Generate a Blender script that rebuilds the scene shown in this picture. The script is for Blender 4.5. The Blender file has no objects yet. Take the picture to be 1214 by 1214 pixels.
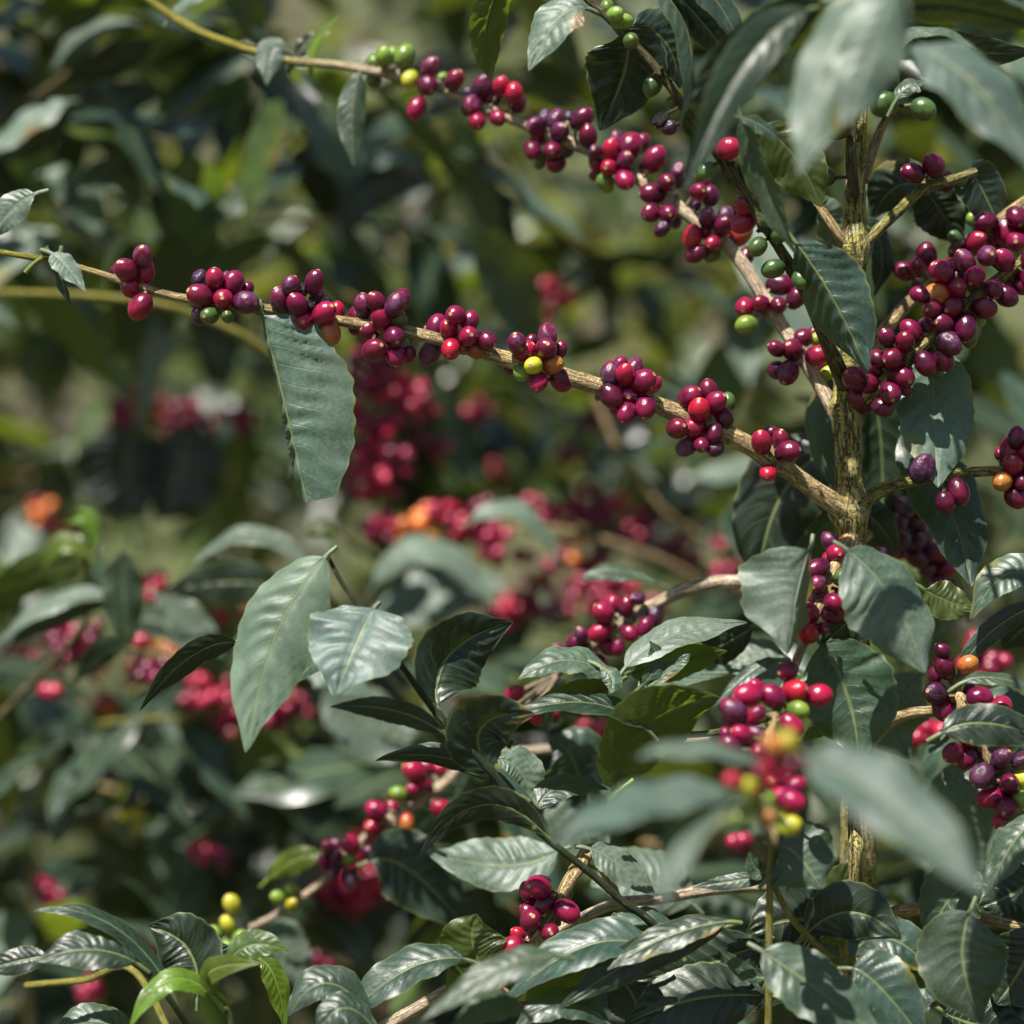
import bpy, bmesh, math, random
from mathutils import Vector, Matrix, noise, Quaternion
R = math.radians
scene = bpy.context.scene
COL = scene.collection

# ------------------------------------------------------------------ camera, sky, sun, exposure
CAM_Z = 1.40
LENS, SENSOR = 50.0, 24.0
FOCUS = 1.30
cam_d = bpy.data.cameras.new("camera")
cam = bpy.data.objects.new("camera", cam_d); COL.objects.link(cam)
cam.location = (0, 0, CAM_Z); cam.rotation_euler = (R(90), 0, 0)
cam_d.lens = LENS; cam_d.sensor_width = SENSOR; cam_d.sensor_fit = 'HORIZONTAL'
cam_d.clip_start = 0.05; cam_d.clip_end = 500
cam_d.dof.use_dof = True; cam_d.dof.focus_distance = FOCUS; cam_d.dof.aperture_fstop = 1.8
scene.camera = cam

SUN_EL, SUN_AZ = R(62), R(-148)          # azimuth from +Y towards +X: the sun stands behind the camera's left shoulder
sdir = Vector((math.sin(SUN_AZ)*math.cos(SUN_EL), math.cos(SUN_AZ)*math.cos(SUN_EL), math.sin(SUN_EL)))
world = bpy.data.worlds.new("World"); scene.world = world
world.use_nodes = True
wn = world.node_tree.nodes; wl = world.node_tree.links
sky = wn.new('ShaderNodeTexSky'); sky.sky_type = 'NISHITA'; sky.sun_disc = False
sky.sun_elevation = SUN_EL; sky.sun_rotation = SUN_AZ % (2*math.pi)
sky.dust_density = 1.0; sky.air_density = 1.0
bgn = wn['Background']; bgn.inputs['Strength'].default_value = 0.05
wl.new(sky.outputs['Color'], bgn.inputs['Color'])
sun_d = bpy.data.lights.new("sun", 'SUN'); sun_d.energy = 5.0; sun_d.angle = R(0.5); sun_d.color = (1.0, 0.95, 0.87)
sun = bpy.data.objects.new("sun", sun_d); COL.objects.link(sun)
sun.rotation_euler = (-sdir).to_track_quat('-Z', 'Y').to_euler()

scene.view_settings.view_transform = 'Standard'; scene.view_settings.look = 'None'
scene.view_settings.exposure = 1.2; scene.view_settings.gamma = 1.0
scene.render.engine = 'CYCLES'
scene.cycles.use_denoising = True
scene.cycles.max_bounces = 6; scene.cycles.diffuse_bounces = 2; scene.cycles.glossy_bounces = 2; scene.cycles.transmission_bounces = 6; scene.cycles.transparent_max_bounces = 4
scene.cycles.sample_clamp_indirect = 4.0

# ------------------------------------------------------------------ helpers
PX = 1214.0
def P(x, y, D):
    k = SENSOR/LENS*D/PX
    return Vector(((x-PX/2)*k, D, CAM_Z+(PX/2-y)*k))
def S(px, D): return px*SENSOR/LENS*D/PX
def smooth(x, a, b):
    t = min(1, max(0, (x-a)/(b-a))); return t*t*(3-2*t)
rng = random.Random(11)

def tag(o, label=None, cat=None, group=None, kind=None):
    if label: o['label'] = label
    if cat: o['category'] = cat
    if group: o['group'] = group
    if kind: o['kind'] = kind
    return o
def thing(name, loc, label, cat, group=None):
    o = bpy.data.objects.new(name, None); COL.objects.link(o)
    o.location = loc; o.empty_display_size = 0.05
    return tag(o, label, cat, group)
def link(name, me, parent=None):
    o = bpy.data.objects.new(name, me); COL.objects.link(o)
    if parent is not None:
        o.parent = parent
        if parent.type == 'EMPTY': o.matrix_parent_inverse = Matrix.Translation(-Vector(parent.location))
    return o

# ------------------------------------------------------------------ materials
def mat_new(name):
    m = bpy.data.materials.new(name); m.use_nodes = True
    nt = m.node_tree
    for n in list(nt.nodes): nt.nodes.remove(n)
    out = nt.nodes.new('ShaderNodeOutputMaterial')
    return m, nt, out
class NT:
    def __init__(s, nt): s.nt = nt
    def n(s, t, **k):
        x = s.nt.nodes.new(t)
        for a, b in k.items(): setattr(x, a, b)
        return x
    def l(s, a, b): s.nt.links.new(a, b)
    def math(s, op, a, b=None, c=None, clamp=False):
        x = s.n('ShaderNodeMath', operation=op); x.use_clamp = clamp
        for i, v in enumerate((a, b, c)):
            if v is None: continue
            if isinstance(v, (int, float)): x.inputs[i].default_value = v
            else: s.l(v, x.inputs[i])
        return x.outputs[0]
    def mix(s, f, a, b, blend='MIX'):
        x = s.n('ShaderNodeMix', data_type='RGBA', blend_type=blend); x.clamp_factor = True
        for i, v in ((0, f), (6, a), (7, b)):
            if isinstance(v, (int, float)): x.inputs[i].default_value = v
            elif isinstance(v, tuple): x.inputs[i].default_value = (*v[:3], 1)
            else: s.l(v, x.inputs[i])
        return x.outputs[2]
    def ss(s, v, a, b):
        x = s.n('ShaderNodeMapRange', interpolation_type='SMOOTHSTEP')
        s.l(v, x.inputs[0]); x.inputs[1].default_value = a; x.inputs[2].default_value = b
        return x.outputs[0]
    def noise(s, vec, scale, detail=3, rough=0.55):
        x = s.n('ShaderNodeTexNoise'); x.inputs['Scale'].default_value = scale
        x.inputs['Detail'].default_value = detail; x.inputs['Roughness'].default_value = rough
        if vec is not None: s.l(vec, x.inputs['Vector'])
        return x.outputs['Fac']

def leaf_material(name, col, dust_sheen=0.25, trans=(0.16, 0.26, 0.02), tmix=0.28, rough=0.42, under=(0.075, 0.115, 0.05), vein=(0.16, 0.2, 0.07), island=False, spots=0.5, scorch_at=0.7):
    m, nt, out = mat_new(name); g = NT(nt)
    uv = g.n('ShaderNodeUVMap').outputs[0]
    sep = g.n('ShaderNodeSeparateXYZ'); g.l(uv, sep.inputs[0])
    u, v = sep.outputs[0], sep.outputs[1]
    av = g.math('ABSOLUTE', g.math('SUBTRACT', g.math('MULTIPLY', v, 2.0), 1.0))
    geo = g.n('ShaderNodeNewGeometry'); oi = g.n('ShaderNodeObjectInfo')
    tc = g.n('ShaderNodeTexCoord').outputs['Object']
    rnd = geo.outputs['Random Per Island'] if island else oi.outputs['Random']
    # lateral veins curving to the tip, and the midrib
    wob = g.math('MULTIPLY', g.math('SUBTRACT', g.noise(tc, 28, 2), 0.5), 0.9)
    ph = g.math('ADD', g.math('SUBTRACT', g.math('MULTIPLY', u, 9.0), g.math('MULTIPLY', g.math('POWER', av, 1.25), 1.9)), wob)
    fr = g.math('ABSOLUTE', g.math('SUBTRACT', g.math('FRACT', ph), 0.5))
    lat = g.math('MULTIPLY', g.ss(fr, 0.055, 0.012), g.ss(av, 1.0, 0.35))
    mid = g.ss(av, 0.055, 0.02)
    veins = g.math('MAXIMUM', g.math('MULTIPLY', lat, 0.34), mid)
    n1 = g.noise(tc, 55, 4); n2 = g.noise(tc, 420, 3); n3 = g.noise(tc, 16, 2)
    base = g.mix(g.ss(n1, 0.3, 0.7), tuple(c*0.72 for c in col), tuple(min(1, c*1.32) for c in col))
    hs = g.n('ShaderNodeHueSaturation'); g.l(base, hs.inputs['Color'])
    g.l(g.math('ADD', g.math('MULTIPLY', rnd, 0.05), 0.475), hs.inputs['Hue'])
    g.l(g.math('ADD', g.math('MULTIPLY', rnd, 0.7), 0.65), hs.inputs['Value'])
    base = hs.outputs[0]
    base = g.mix(g.math('MULTIPLY', veins, 0.8), base, vein)
    dust_sheen_m = g.math('MULTIPLY', g.ss(g.math('ADD', g.math('MULTIPLY', n2, 0.5), g.math('MULTIPLY', n3, 0.6)), 0.32, 0.75), dust_sheen)
    base = g.mix(dust_sheen_m, base, (0.165, 0.20, 0.168))  # sky sheen painted into the leaf together with dust, as one grey-green tone
    scorch = g.math('MULTIPLY', g.ss(g.math('ADD', g.noise(tc, 24, 4), g.math('MULTIPLY', av, 0.14)), 0.735, 0.765), g.math('GREATER_THAN', rnd, scorch_at))
    base = g.mix(g.math('MULTIPLY', g.ss(g.math('ADD', g.noise(tc, 24, 4), g.math('MULTIPLY', av, 0.14)), 0.69, 0.74), g.math('MULTIPLY', g.math('GREATER_THAN', rnd, scorch_at), 0.6)), base, (0.17, 0.16, 0.02))
    base = g.mix(g.math('MULTIPLY', scorch, 0.9), base, (0.16, 0.075, 0.035))
    # small pale and brown specks
    vo = g.n('ShaderNodeTexVoronoi'); g.l(tc, vo.inputs['Vector']); vo.inputs['Scale'].default_value = 85
    spot = g.math('MULTIPLY', g.ss(vo.outputs['Distance'], 0.16, 0.07), g.ss(n1, 0.56, 0.66))
    base = g.mix(g.math('MULTIPLY', spot, spots), base, (0.36, 0.27, 0.10))
    edge = g.math('MULTIPLY', g.ss(av, 0.93, 1.0), 0.5)
    base = g.mix(edge, base, (0.17, 0.2, 0.06))
    fcol = g.mix(geo.outputs['Backfacing'], base, g.mix(g.math('MULTIPLY', veins, 0.7), under, tuple(min(1, c*1.7) for c in under)))
    p = g.n('ShaderNodeBsdfPrincipled')
    g.l(fcol, p.inputs['Base Color'])
    rr = g.math('ADD', g.math('MULTIPLY', n1, 0.22), rough-0.11)
    rr = g.math('ADD', rr, g.math('MULTIPLY', geo.outputs['Backfacing'], 0.12))
    g.l(rr, p.inputs['Roughness']); p.inputs['IOR'].default_value = 1.48
    h = g.math('ADD', g.math('MULTIPLY', veins, -0.6), g.math('ADD', g.math('MULTIPLY', n1, 0.5), g.math('MULTIPLY', n2, 0.35)))
    bp = g.n('ShaderNodeBump'); bp.inputs['Strength'].default_value = 0.5; bp.inputs['Distance'].default_value = 0.0009
    g.l(h, bp.inputs['Height']); g.l(bp.outputs[0], p.inputs['Normal'])
    tr = g.n('ShaderNodeBsdfTranslucent')
    tcol = g.mix(g.math('MULTIPLY', veins, 0.6), trans, tuple(c*0.45 for c in trans))
    g.l(tcol, tr.inputs['Color']); g.l(bp.outputs[0], tr.inputs['Normal'])
    ms = g.n('ShaderNodeMixShader'); ms.inputs[0].default_value = tmix
    g.l(p.outputs[0], ms.inputs[1]); g.l(tr.outputs[0], ms.inputs[2]); g.l(ms.outputs[0], out.inputs[0])
    return m

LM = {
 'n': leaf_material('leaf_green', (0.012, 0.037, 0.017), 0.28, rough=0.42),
 'p': leaf_material('leaf_dust_sheen', (0.034, 0.072, 0.044), 0.72, rough=0.46),  # pale colour carries the leaf's grey sheen as well as dust
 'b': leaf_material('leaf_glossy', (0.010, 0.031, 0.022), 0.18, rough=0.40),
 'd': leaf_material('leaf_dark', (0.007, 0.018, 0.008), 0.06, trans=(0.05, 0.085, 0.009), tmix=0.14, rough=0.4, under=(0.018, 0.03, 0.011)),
 'q': leaf_material('leaf_teal', (0.020, 0.050, 0.042), 0.45, rough=0.55, spots=0.1, scorch_at=2.0),
 'm': leaf_material('leaf_mint', (0.13, 0.205, 0.145), 0.3, rough=0.46, scorch_at=2.0),
 'v': leaf_material('leaf_blue_green', (0.030, 0.066, 0.056), 0.5, rough=0.48, scorch_at=2.0),
 'y': leaf_material('leaf_young', (0.075, 0.125, 0.008), 0.05, trans=(0.24, 0.31, 0.012), tmix=0.40, rough=0.36, under=(0.14, 0.2, 0.03), vein=(0.25, 0.36, 0.06), spots=0.1),
 't': leaf_material('leaf_backlit', (0.045, 0.075, 0.012), 0.06, trans=(0.22, 0.29, 0.018), tmix=0.42, rough=0.42, under=(0.07, 0.11, 0.02)),
 'w': leaf_material('leaf_yellowing', (0.26, 0.20, 0.015), 0.05, trans=(0.4, 0.31, 0.02), tmix=0.35, rough=0.45, under=(0.4, 0.32, 0.05), vein=(0.3, 0.25, 0.05)),
}
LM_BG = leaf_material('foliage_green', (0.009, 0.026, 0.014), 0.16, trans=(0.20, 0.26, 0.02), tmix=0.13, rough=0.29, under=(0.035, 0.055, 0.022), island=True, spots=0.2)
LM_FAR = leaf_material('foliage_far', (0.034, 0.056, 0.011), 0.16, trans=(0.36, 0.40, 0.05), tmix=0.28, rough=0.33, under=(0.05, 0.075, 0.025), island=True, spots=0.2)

def cherry_material(name, c1, c2, rough=0.24, wrinkle=0.0, bloom=0.0):
    m, nt, out = mat_new(name); g = NT(nt)
    tc = g.n('ShaderNodeTexCoord').outputs['Object']
    sep = g.n('ShaderNodeSeparateXYZ'); g.l(tc, sep.inputs[0])
    oi = g.n('ShaderNodeObjectInfo')
    off = g.n('ShaderNodeVectorMath', operation='ADD'); g.l(tc, off.inputs[0])
    cb = g.n('ShaderNodeCombineXYZ')
    for i in range(3): g.l(g.math('MULTIPLY', oi.outputs['Random'], 37.0+i*9), cb.inputs[i])
    g.l(cb.outputs[0], off.inputs[1]); vec = off.outputs[0]
    n1 = g.noise(vec, 1.3, 3); n2 = g.noise(vec, 14, 4); n3 = g.noise(vec, 4.0, 3)
    f = g.math('ADD', g.math('MULTIPLY', sep.outputs[2], -0.22), n1)
    col = g.mix(g.ss(f, 0.3, 0.72), c1, c2)
    hs = g.n('ShaderNodeHueSaturation'); g.l(col, hs.inputs['Color'])
    g.l(g.math('ADD', g.math('MULTIPLY', oi.outputs['Random'], 0.024), 0.488), hs.inputs['Hue'])
    g.l(g.math('ADD', g.math('MULTIPLY', oi.outputs['Random'], 0.5), 0.78), hs.inputs['Value'])
    col = hs.outputs[0]
    col = g.mix(g.math('MULTIPLY', g.ss(n2, 0.66, 0.76), 0.3), col, (0.22, 0.10, 0.07))
    if bloom: col = g.mix(g.math('MULTIPLY', g.ss(g.noise(vec, 1.7, 2), 0.46, 0.62), bloom), col, (0.09, 0.075, 0.15))
    p = g.n('ShaderNodeBsdfPrincipled'); g.l(col, p.inputs['Base Color'])
    g.l(g.math('ADD', g.math('MULTIPLY', n3, 0.24), rough-0.11), p.inputs['Roughness'])
    p.inputs['IOR'].default_value = 1.45
    p.inputs['Subsurface Weight'].default_value = 0.08; p.inputs['Subsurface Scale'].default_value = 0.25
    p.inputs['Subsurface Radius'].default_value = (1.0, 0.25, 0.2)
    bp = g.n('ShaderNodeBump'); bp.inputs['Strength'].default_value = 0.10+wrinkle; bp.inputs['Distance'].default_value = 0.25
    g.l(g.math('ADD', g.math('MULTIPLY', n3, 0.4+wrinkle), g.math('MULTIPLY', n2, 0.12+wrinkle*0.5)), bp.inputs['Height']); g.l(bp.outputs[0], p.inputs['Normal'])
    g.l(p.outputs[0], out.inputs[0])
    return m
CM = {
 'R': cherry_material('cherry_bright_red', (0.27, 0.005, 0.034), (0.15, 0.004, 0.028)),
 'r': cherry_material('cherry_crimson', (0.185, 0.005, 0.034), (0.08, 0.003, 0.022)),
 'd': cherry_material('cherry_maroon', (0.10, 0.004, 0.026), (0.034, 0.003, 0.014)),
 'p': cherry_material('cherry_bloomed', (0.10, 0.005, 0.032), (0.036, 0.005, 0.021), 0.30, 0.04, 0.35),
 'b': cherry_material('cherry_overripe', (0.05, 0.006, 0.025), (0.018, 0.005, 0.016), 0.3, 0.1, 0.3),
 'k': cherry_material('cherry_dried', (0.022, 0.016, 0.028), (0.010, 0.009, 0.015), 0.45, 1.0, 0.25),
 'o': cherry_material('cherry_turning', (0.27, 0.085, 0.016), (0.24, 0.025, 0.018)),
 'g': cherry_material('cherry_unripe', (0.13, 0.20, 0.025), (0.07, 0.12, 0.02), 0.3),
 'G': cherry_material('cherry_dark_green', (0.045, 0.085, 0.022), (0.025, 0.05, 0.014), 0.28),
 'y': cherry_material('cherry_yellow_green', (0.40, 0.36, 0.025), (0.20, 0.24, 0.02), 0.3),
}
def simple(name, c, rough=0.6, bump=0.0, scale=200, c2=None):
    m, nt, out = mat_new(name); g = NT(nt)
    tc = g.n('ShaderNodeTexCoord').outputs['Object']
    n1 = g.noise(tc, scale, 4)
    p = g.n('ShaderNodeBsdfPrincipled')
    g.l(g.mix(g.ss(n1, 0.3, 0.7), c, c2 or tuple(x*0.6 for x in c)), p.inputs['Base Color'])
    p.inputs['Roughness'].default_value = rough
    if bump:
        b = g.n('ShaderNodeBump'); b.inputs['Strength'].default_value = bump; b.inputs['Distance'].default_value = 0.002
        g.l(n1, b.inputs['Height']); g.l(b.outputs[0], p.inputs['Normal'])
    g.l(p.outputs[0], out.inputs[0]); return m
M_NAVEL = simple('cherry_navel', (0.42, 0.27, 0.10), 0.6, c2=(0.2, 0.11, 0.05), scale=6)

def bark_material(name, light, dark, moss=(0.16, 0.15, 0.03), mossiness=0.4, cracks=0.6, tip=None):
    m, nt, out = mat_new(name); g = NT(nt)
    uv = g.n('ShaderNodeUVMap').outputs[0]
    mp = g.n('ShaderNodeMapping'); g.l(uv, mp.inputs[0]); mp.inputs['Scale'].default_value = (1.0, 1.0, 1.0)
    sep = g.n('ShaderNodeSeparateXYZ'); g.l(uv, sep.inputs[0])
    def st(a, b):   # noise stretched along the stem: a cells round, b cells per metre
        c = g.n('ShaderNodeCombineXYZ'); g.l(g.math('MULTIPLY', sep.outputs[0], a), c.inputs[0]); g.l(g.math('MULTIPLY', sep.outputs[1], b), c.inputs[1])
        return c.outputs[0]
    n1 = g.noise(st(14, 60), 1.0, 6, 0.65); n2 = g.noise(st(30, 160), 1.0, 5, 0.65); n3 = g.noise(st(3, 45), 1.0, 3); n4 = g.noise(st(34, 420), 1.0, 4)
    lon = g.ss(g.math('ABSOLUTE', g.math('SUBTRACT', g.noise(st(13, 34), 1.0, 3), 0.5)), 0.035, 0.005)
    trv = g.math('MULTIPLY', g.ss(g.math('ABSOLUTE', g.math('SUBTRACT', g.noise(st(8, 330), 1.0, 3), 0.5)), 0.05, 0.01), g.ss(g.noise(st(12, 90), 1.0, 2), 0.47, 0.58))
    crack = g.math('MULTIPLY', g.math('MAXIMUM', lon, trv), cracks)
    col = g.mix(g.ss(n1, 0.34, 0.66), dark, light)
    col = g.mix(g.math('MULTIPLY', g.ss(n3, 0.45, 0.65), mossiness), col, moss)
    col = g.mix(g.math('MULTIPLY', g.ss(n2, 0.6, 0.72), 0.35), col, tuple(min(1, c*1.6) for c in light))
    col = g.mix(g.math('MULTIPLY', g.ss(g.noise(st(5, 70), 1.0, 4), 0.58, 0.66), 0.45), col, (0.36, 0.36, 0.28))
    if tip: col = g.mix(g.ss(g.math('ADD', sep.outputs[1], g.math('MULTIPLY', n3, 0.03)), tip*1.25, tip*0.6), col, g.mix(n1, (0.20, 0.20, 0.015), (0.42, 0.36, 0.05)))
    col = g.mix(crack, col, tuple(c*0.25 for c in dark))
    p = g.n('ShaderNodeBsdfPrincipled'); g.l(col, p.inputs['Base Color']); p.inputs['Roughness'].default_value = 0.75
    p.inputs['Specular IOR Level'].default_value = 0.3
    h = g.math('SUBTRACT', g.math('ADD', n1, g.math('MULTIPLY', n4, 0.3)), crack)
    b = g.n('ShaderNodeBump'); b.inputs['Strength'].default_value = 1.0; b.inputs['Distance'].default_value = 0.003
    g.l(h, b.inputs['Height']); g.l(b.outputs[0], p.inputs['Normal'])
    g.l(p.outputs[0], out.inputs[0]); return m
BK = {
 'trunk': bark_material('bark_trunk', (0.43, 0.36, 0.13), (0.19, 0.16, 0.055), (0.25, 0.245, 0.04), 0.85, 0.9),
 'twig': bark_material('bark_twig', (0.60, 0.45, 0.23), (0.30, 0.20, 0.085), (0.24, 0.22, 0.06), 0.3),
 'twigtip': bark_material('bark_twig_green_tip', (0.60, 0.45, 0.23), (0.30, 0.20, 0.085), (0.24, 0.22, 0.06), 0.3, tip=0.085),
 'paletip': bark_material('bark_pale_green_tip', (0.66, 0.53, 0.39), (0.42, 0.31, 0.20), (0.3, 0.3, 0.12), 0.15, 0.4, tip=0.17),
 'pale': bark_material('bark_pale', (0.66, 0.53, 0.39), (0.42, 0.31, 0.20), (0.3, 0.3, 0.12), 0.15, 0.5),
 'olive': bark_material('bark_olive', (0.17, 0.14, 0.05), (0.06, 0.045, 0.02), (0.09, 0.09, 0.02), 0.4),
 'green': bark_material('bark_green', (0.09, 0.12, 0.02), (0.045, 0.07, 0.012), (0.13, 0.13, 0.02), 0.4, 0.2),
 'dgreen': bark_material('bark_dark_green', (0.04, 0.06, 0.018), (0.02, 0.03, 0.01), (0.06, 0.06, 0.02), 0.3, 0.2),
 'yellow': bark_material('bark_yellow_green', (0.38, 0.33, 0.06), (0.2, 0.19, 0.03), (0.16, 0.2, 0.03), 0.3, 0.3),
}

# ------------------------------------------------------------------ mesh builders
def catmull(pts, rad, step):
    """Resample a 3-D polyline with radii as a smooth curve."""
    out, n = [], len(pts)
    for i in range(n-1):
        p0, p1, p2, p3 = pts[max(i-1, 0)], pts[i], pts[i+1], pts[min(i+2, n-1)]
        k = max(2, int((p2-p1).length/step))
        for j in range(k + (1 if i == n-2 else 0)):
            t = j/k
            q = 0.5*((2*p1)+(p2-p0)*t+(2*p0-5*p1+4*p2-p3)*t*t+(3*p1-p0-3*p2+p3)*t**3)
            out.append((q, rad[i]*(1-t)+rad[i+1]*t))
    return out

def add_tube(V, F, UV, path, sides=12, rough=0.0, nodes=(), seed=0.0, cap=True):
    """Append a tapering tube to V (points), F (faces), UV (per-face corner lists)."""
    n = len(path); base = len(V)
    up = Vector((0, 1, 0)); length = 0.0
    for i, (c, r) in enumerate(path):
        t = (path[min(i+1, n-1)][0]-path[max(i-1, 0)][0])
        if t.length < 1e-9: t = Vector((0, 0, 1))
        t.normalize()
        if i: length += (c-path[i-1][0]).length
        a = (up-t*up.dot(t))
        if a.length < 1e-4: a = Vector((1, 0, 0))-t*t.x
        a.normalize(); up = a; b = t.cross(a)
        rn = 1.0
        for (nc, amp, wid) in nodes:
            d = (c-nc).length
            if d < wid*2.5: rn += amp*math.exp(-(d/wid)**2)
        for k in range(sides+1):
            th = 2*math.pi*(k % sides)/sides
            d = a*math.cos(th)+b*math.sin(th)
            rr = r*rn
            if rough:
                q = Vector((math.cos(th)*1.6+seed, math.sin(th)*1.6, length*55))
                q2 = Vector((math.cos(th)*4+seed, math.sin(th)*4, length*190))
                rr *= 1+rough*(noise.noise(q)*1.0+noise.noise(q2)*0.55)
            V.append(c+d*rr)
            UV.append((k/sides, length+seed))
    w = sides+1
    for i in range(n-1):
        for k in range(sides):
            F.append((base+i*w+k, base+i*w+k+1, base+(i+1)*w+k+1, base+(i+1)*w+k))
    if cap:
        for i in (0, n-1):
            c = path[i][0]; V.append(c); UV.append((0.5, 0)); ci = len(V)-1
            for k in range(sides):
                f = (base+i*w+k, base+i*w+k+1, ci)
                F.append(f if i else f[::-1])

def mesh_from(name, V, F, UV, mats, fm=None, weld=False):
    me = bpy.data.meshes.new(name)
    me.from_pydata([tuple(v) for v in V], [], F)
    for m in mats: me.materials.append(m)
    if UV:
        ul = me.uv_layers.new(name='UVMap')
        idx = [0]*len(me.loops); me.loops.foreach_get('vertex_index', idx)
        flat = [0.0]*(2*len(idx))
        for i, vi in enumerate(idx): flat[2*i], flat[2*i+1] = UV[vi]
        ul.data.foreach_set('uv', flat)
    if fm: me.polygons.foreach_set('material_index', fm)
    me.polygons.foreach_set('use_smooth', [True]*len(me.polygons))
    if weld:
        bm = bmesh.new(); bm.from_mesh(me); bmesh.ops.remove_doubles(bm, verts=bm.verts, dist=1e-6); bm.to_mesh(me); bm.free()
    me.update(); return me

def leaf_profile(u, blunt=False):
    if blunt: return max(0.0, math.sin(math.pi*(u*0.93)**0.86))**0.55
    w = max(0.0, math.sin(math.pi*u**0.86))**0.68
    return w*(1-0.34*smooth(u, 0.74, 0.97))

def add_leaf(V, F, UV, b, c, t, hw, n0, fold, rnd, N=48, M=8, bulge=1.0, wave=1.0, petiole=0.010, rib=True, curl=0.15, blunt=False):
    """One blade along the quadratic curve b-c-t, half width hw, upper side towards n0; fold>0 lifts both halves towards n0."""
    base = len(V)
    ph = rnd.uniform(0, 6.28); ph2 = rnd.uniform(0, 6.28); nw = rnd.uniform(2.0, 3.4); asym = rnd.uniform(-0.06, 0.06)
    L = (c-b).length+(t-c).length
    d0 = (c-b).normalized()
    rows = []
    np_ = 3 if petiole else 0
    for i in range(-np_, N+1):
        if i < 0:
            u = 0.0; p = b+d0*(petiole*i/np_) + n0*(-0.002*(i/np_)**2); w = 0.0011; tan = d0
        else:
            u = i/N; p = b*(1-u)**2+c*2*u*(1-u)+t*u*u
            tan = ((c-b)*(1-u)+(t-c)*u).normalized()
            w = max(hw*leaf_profile(u, blunt), 0.0011 if u < 0.5 else 0.0003)
        n = n0-tan*n0.dot(tan)
        n = n.normalized() if n.length > 1e-5 else Vector((0, 0, 1))
        s = tan.cross(n)
        rows.append((u, p, s, n, w, i < 0))
    for (u, p, s, n, w, pet) in rows:
        tw = 0.10*math.sin(u*3.0+ph)
        s2 = s*math.cos(tw)+n*math.sin(tw); n2 = n*math.cos(tw)-s*math.sin(tw)
        for k in range(-M, M+1):
            v = k/M; a = abs(v)
            ww = w*(1+asym*(1 if v > 0 else -1))
            if not pet and u > 0.04: ww *= 1+0.022*math.sin(u*61+ph+(2 if v > 0 else 0))*smooth(a, 0.6, 1)
            f = R(fold)
            q = p+s2*(v*ww*math.cos(f))+n2*(a*ww*math.sin(f))
            if not pet:
                k2 = smooth(u, 0, 0.15)*smooth(u, 1.0, 0.85)
                z = -curl*ww*(v*v)                                              # margin turns down
                irr = 0.45+1.1*max(0, 0.5+noise.noise(Vector((u*3.3+ph, v*1.6, ph2*2))))
                z += 0.031*irr*bulge*hw*k2*math.sin(math.pi*min(1, a))**0.8*math.cos(2*math.pi*(u*9.0-1.9*a**1.25+0.5*noise.noise(Vector((u*4, v*2, ph))))+math.pi)
                z += 0.085*wave*hw*a*a*k2*math.sin(2*math.pi*u*nw+ph2+(1.1 if v > 0 else 0.0))
                z += 0.03*hw*noise.noise(Vector((u*5+ph, v*2.5, ph2)))
                z -= 0.05*hw*max(0, 1-a*7)                                      # midrib lies in a groove
                q = q+n2*z
            V.append(q); UV.append((u, v*0.5+0.5))
    W = 2*M+1
    for i in range(len(rows)-1):
        for k in range(W-1):
            F.append((base+i*W+k, base+i*W+k+1, base+(i+1)*W+k+1, base+(i+1)*W+k))
    if rib:
        path = []
        for (u, p, s, n, w, pet) in rows[::2]:
            r = 0.0013*(1-0.82*u)*(1.0 if not pet else 1.15)
            path.append((p-n*(0.05*hw*(0 if pet else 1)+r*0.55), r))
        UV2 = []; add_tube(V, F, UV2, path, 6, cap=False); UV += [(0.5, 0.5)]*len(UV2)

def sph(rx, rz, nav=True, seg=20, rings=14, seed=0):
    """A coffee cherry: slightly ovoid, its scar (navel) at +Z, stalk end at -Z."""
    V, F, FM = [], [], []
    rr = random.Random(seed); sx = rr.uniform(0.94, 1.0)
    ths = [math.pi*i/rings for i in range(rings+1)]
    ths[1:1] = [0.10, 0.19] ; ths = sorted(set(ths+[0.235]))
    ths = [t for t in ths if not (0.12 < t < 0.18 and t not in (0.10, 0.19))]
    n = len(ths)
    for i, th in enumerate(ths):
        for k in range(seg):
            ph = 2*math.pi*k/seg
            x, y, z = math.sin(th)*math.cos(ph)*rx*sx, math.sin(th)*math.sin(ph)*rx, math.cos(th)*rz
            if th < 0.24: z += rz*(0.012 if th == 0.19 else (-0.03 if th < 0.15 else 0.0))
            d = noise.noise(Vector((x, y, z))*0.9+Vector((seed*7.1, 0, 0)))*0.05
            pinch = 1-0.03*math.cos(2*ph)*math.sin(th)
            V.append(Vector((x*(1+d)*pinch, y*(1+d), z*(1+d*0.5))))
    for i in range(n-1):
        for k in range(seg):
            F.append((i*seg+k, i*seg+(k+1) % seg, (i+1)*seg+(k+1) % seg, (i+1)*seg+k)[::-1])
            FM.append(1 if nav and ths[i+1] <= 0.2 else 0)
    return V, F, FM

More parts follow.
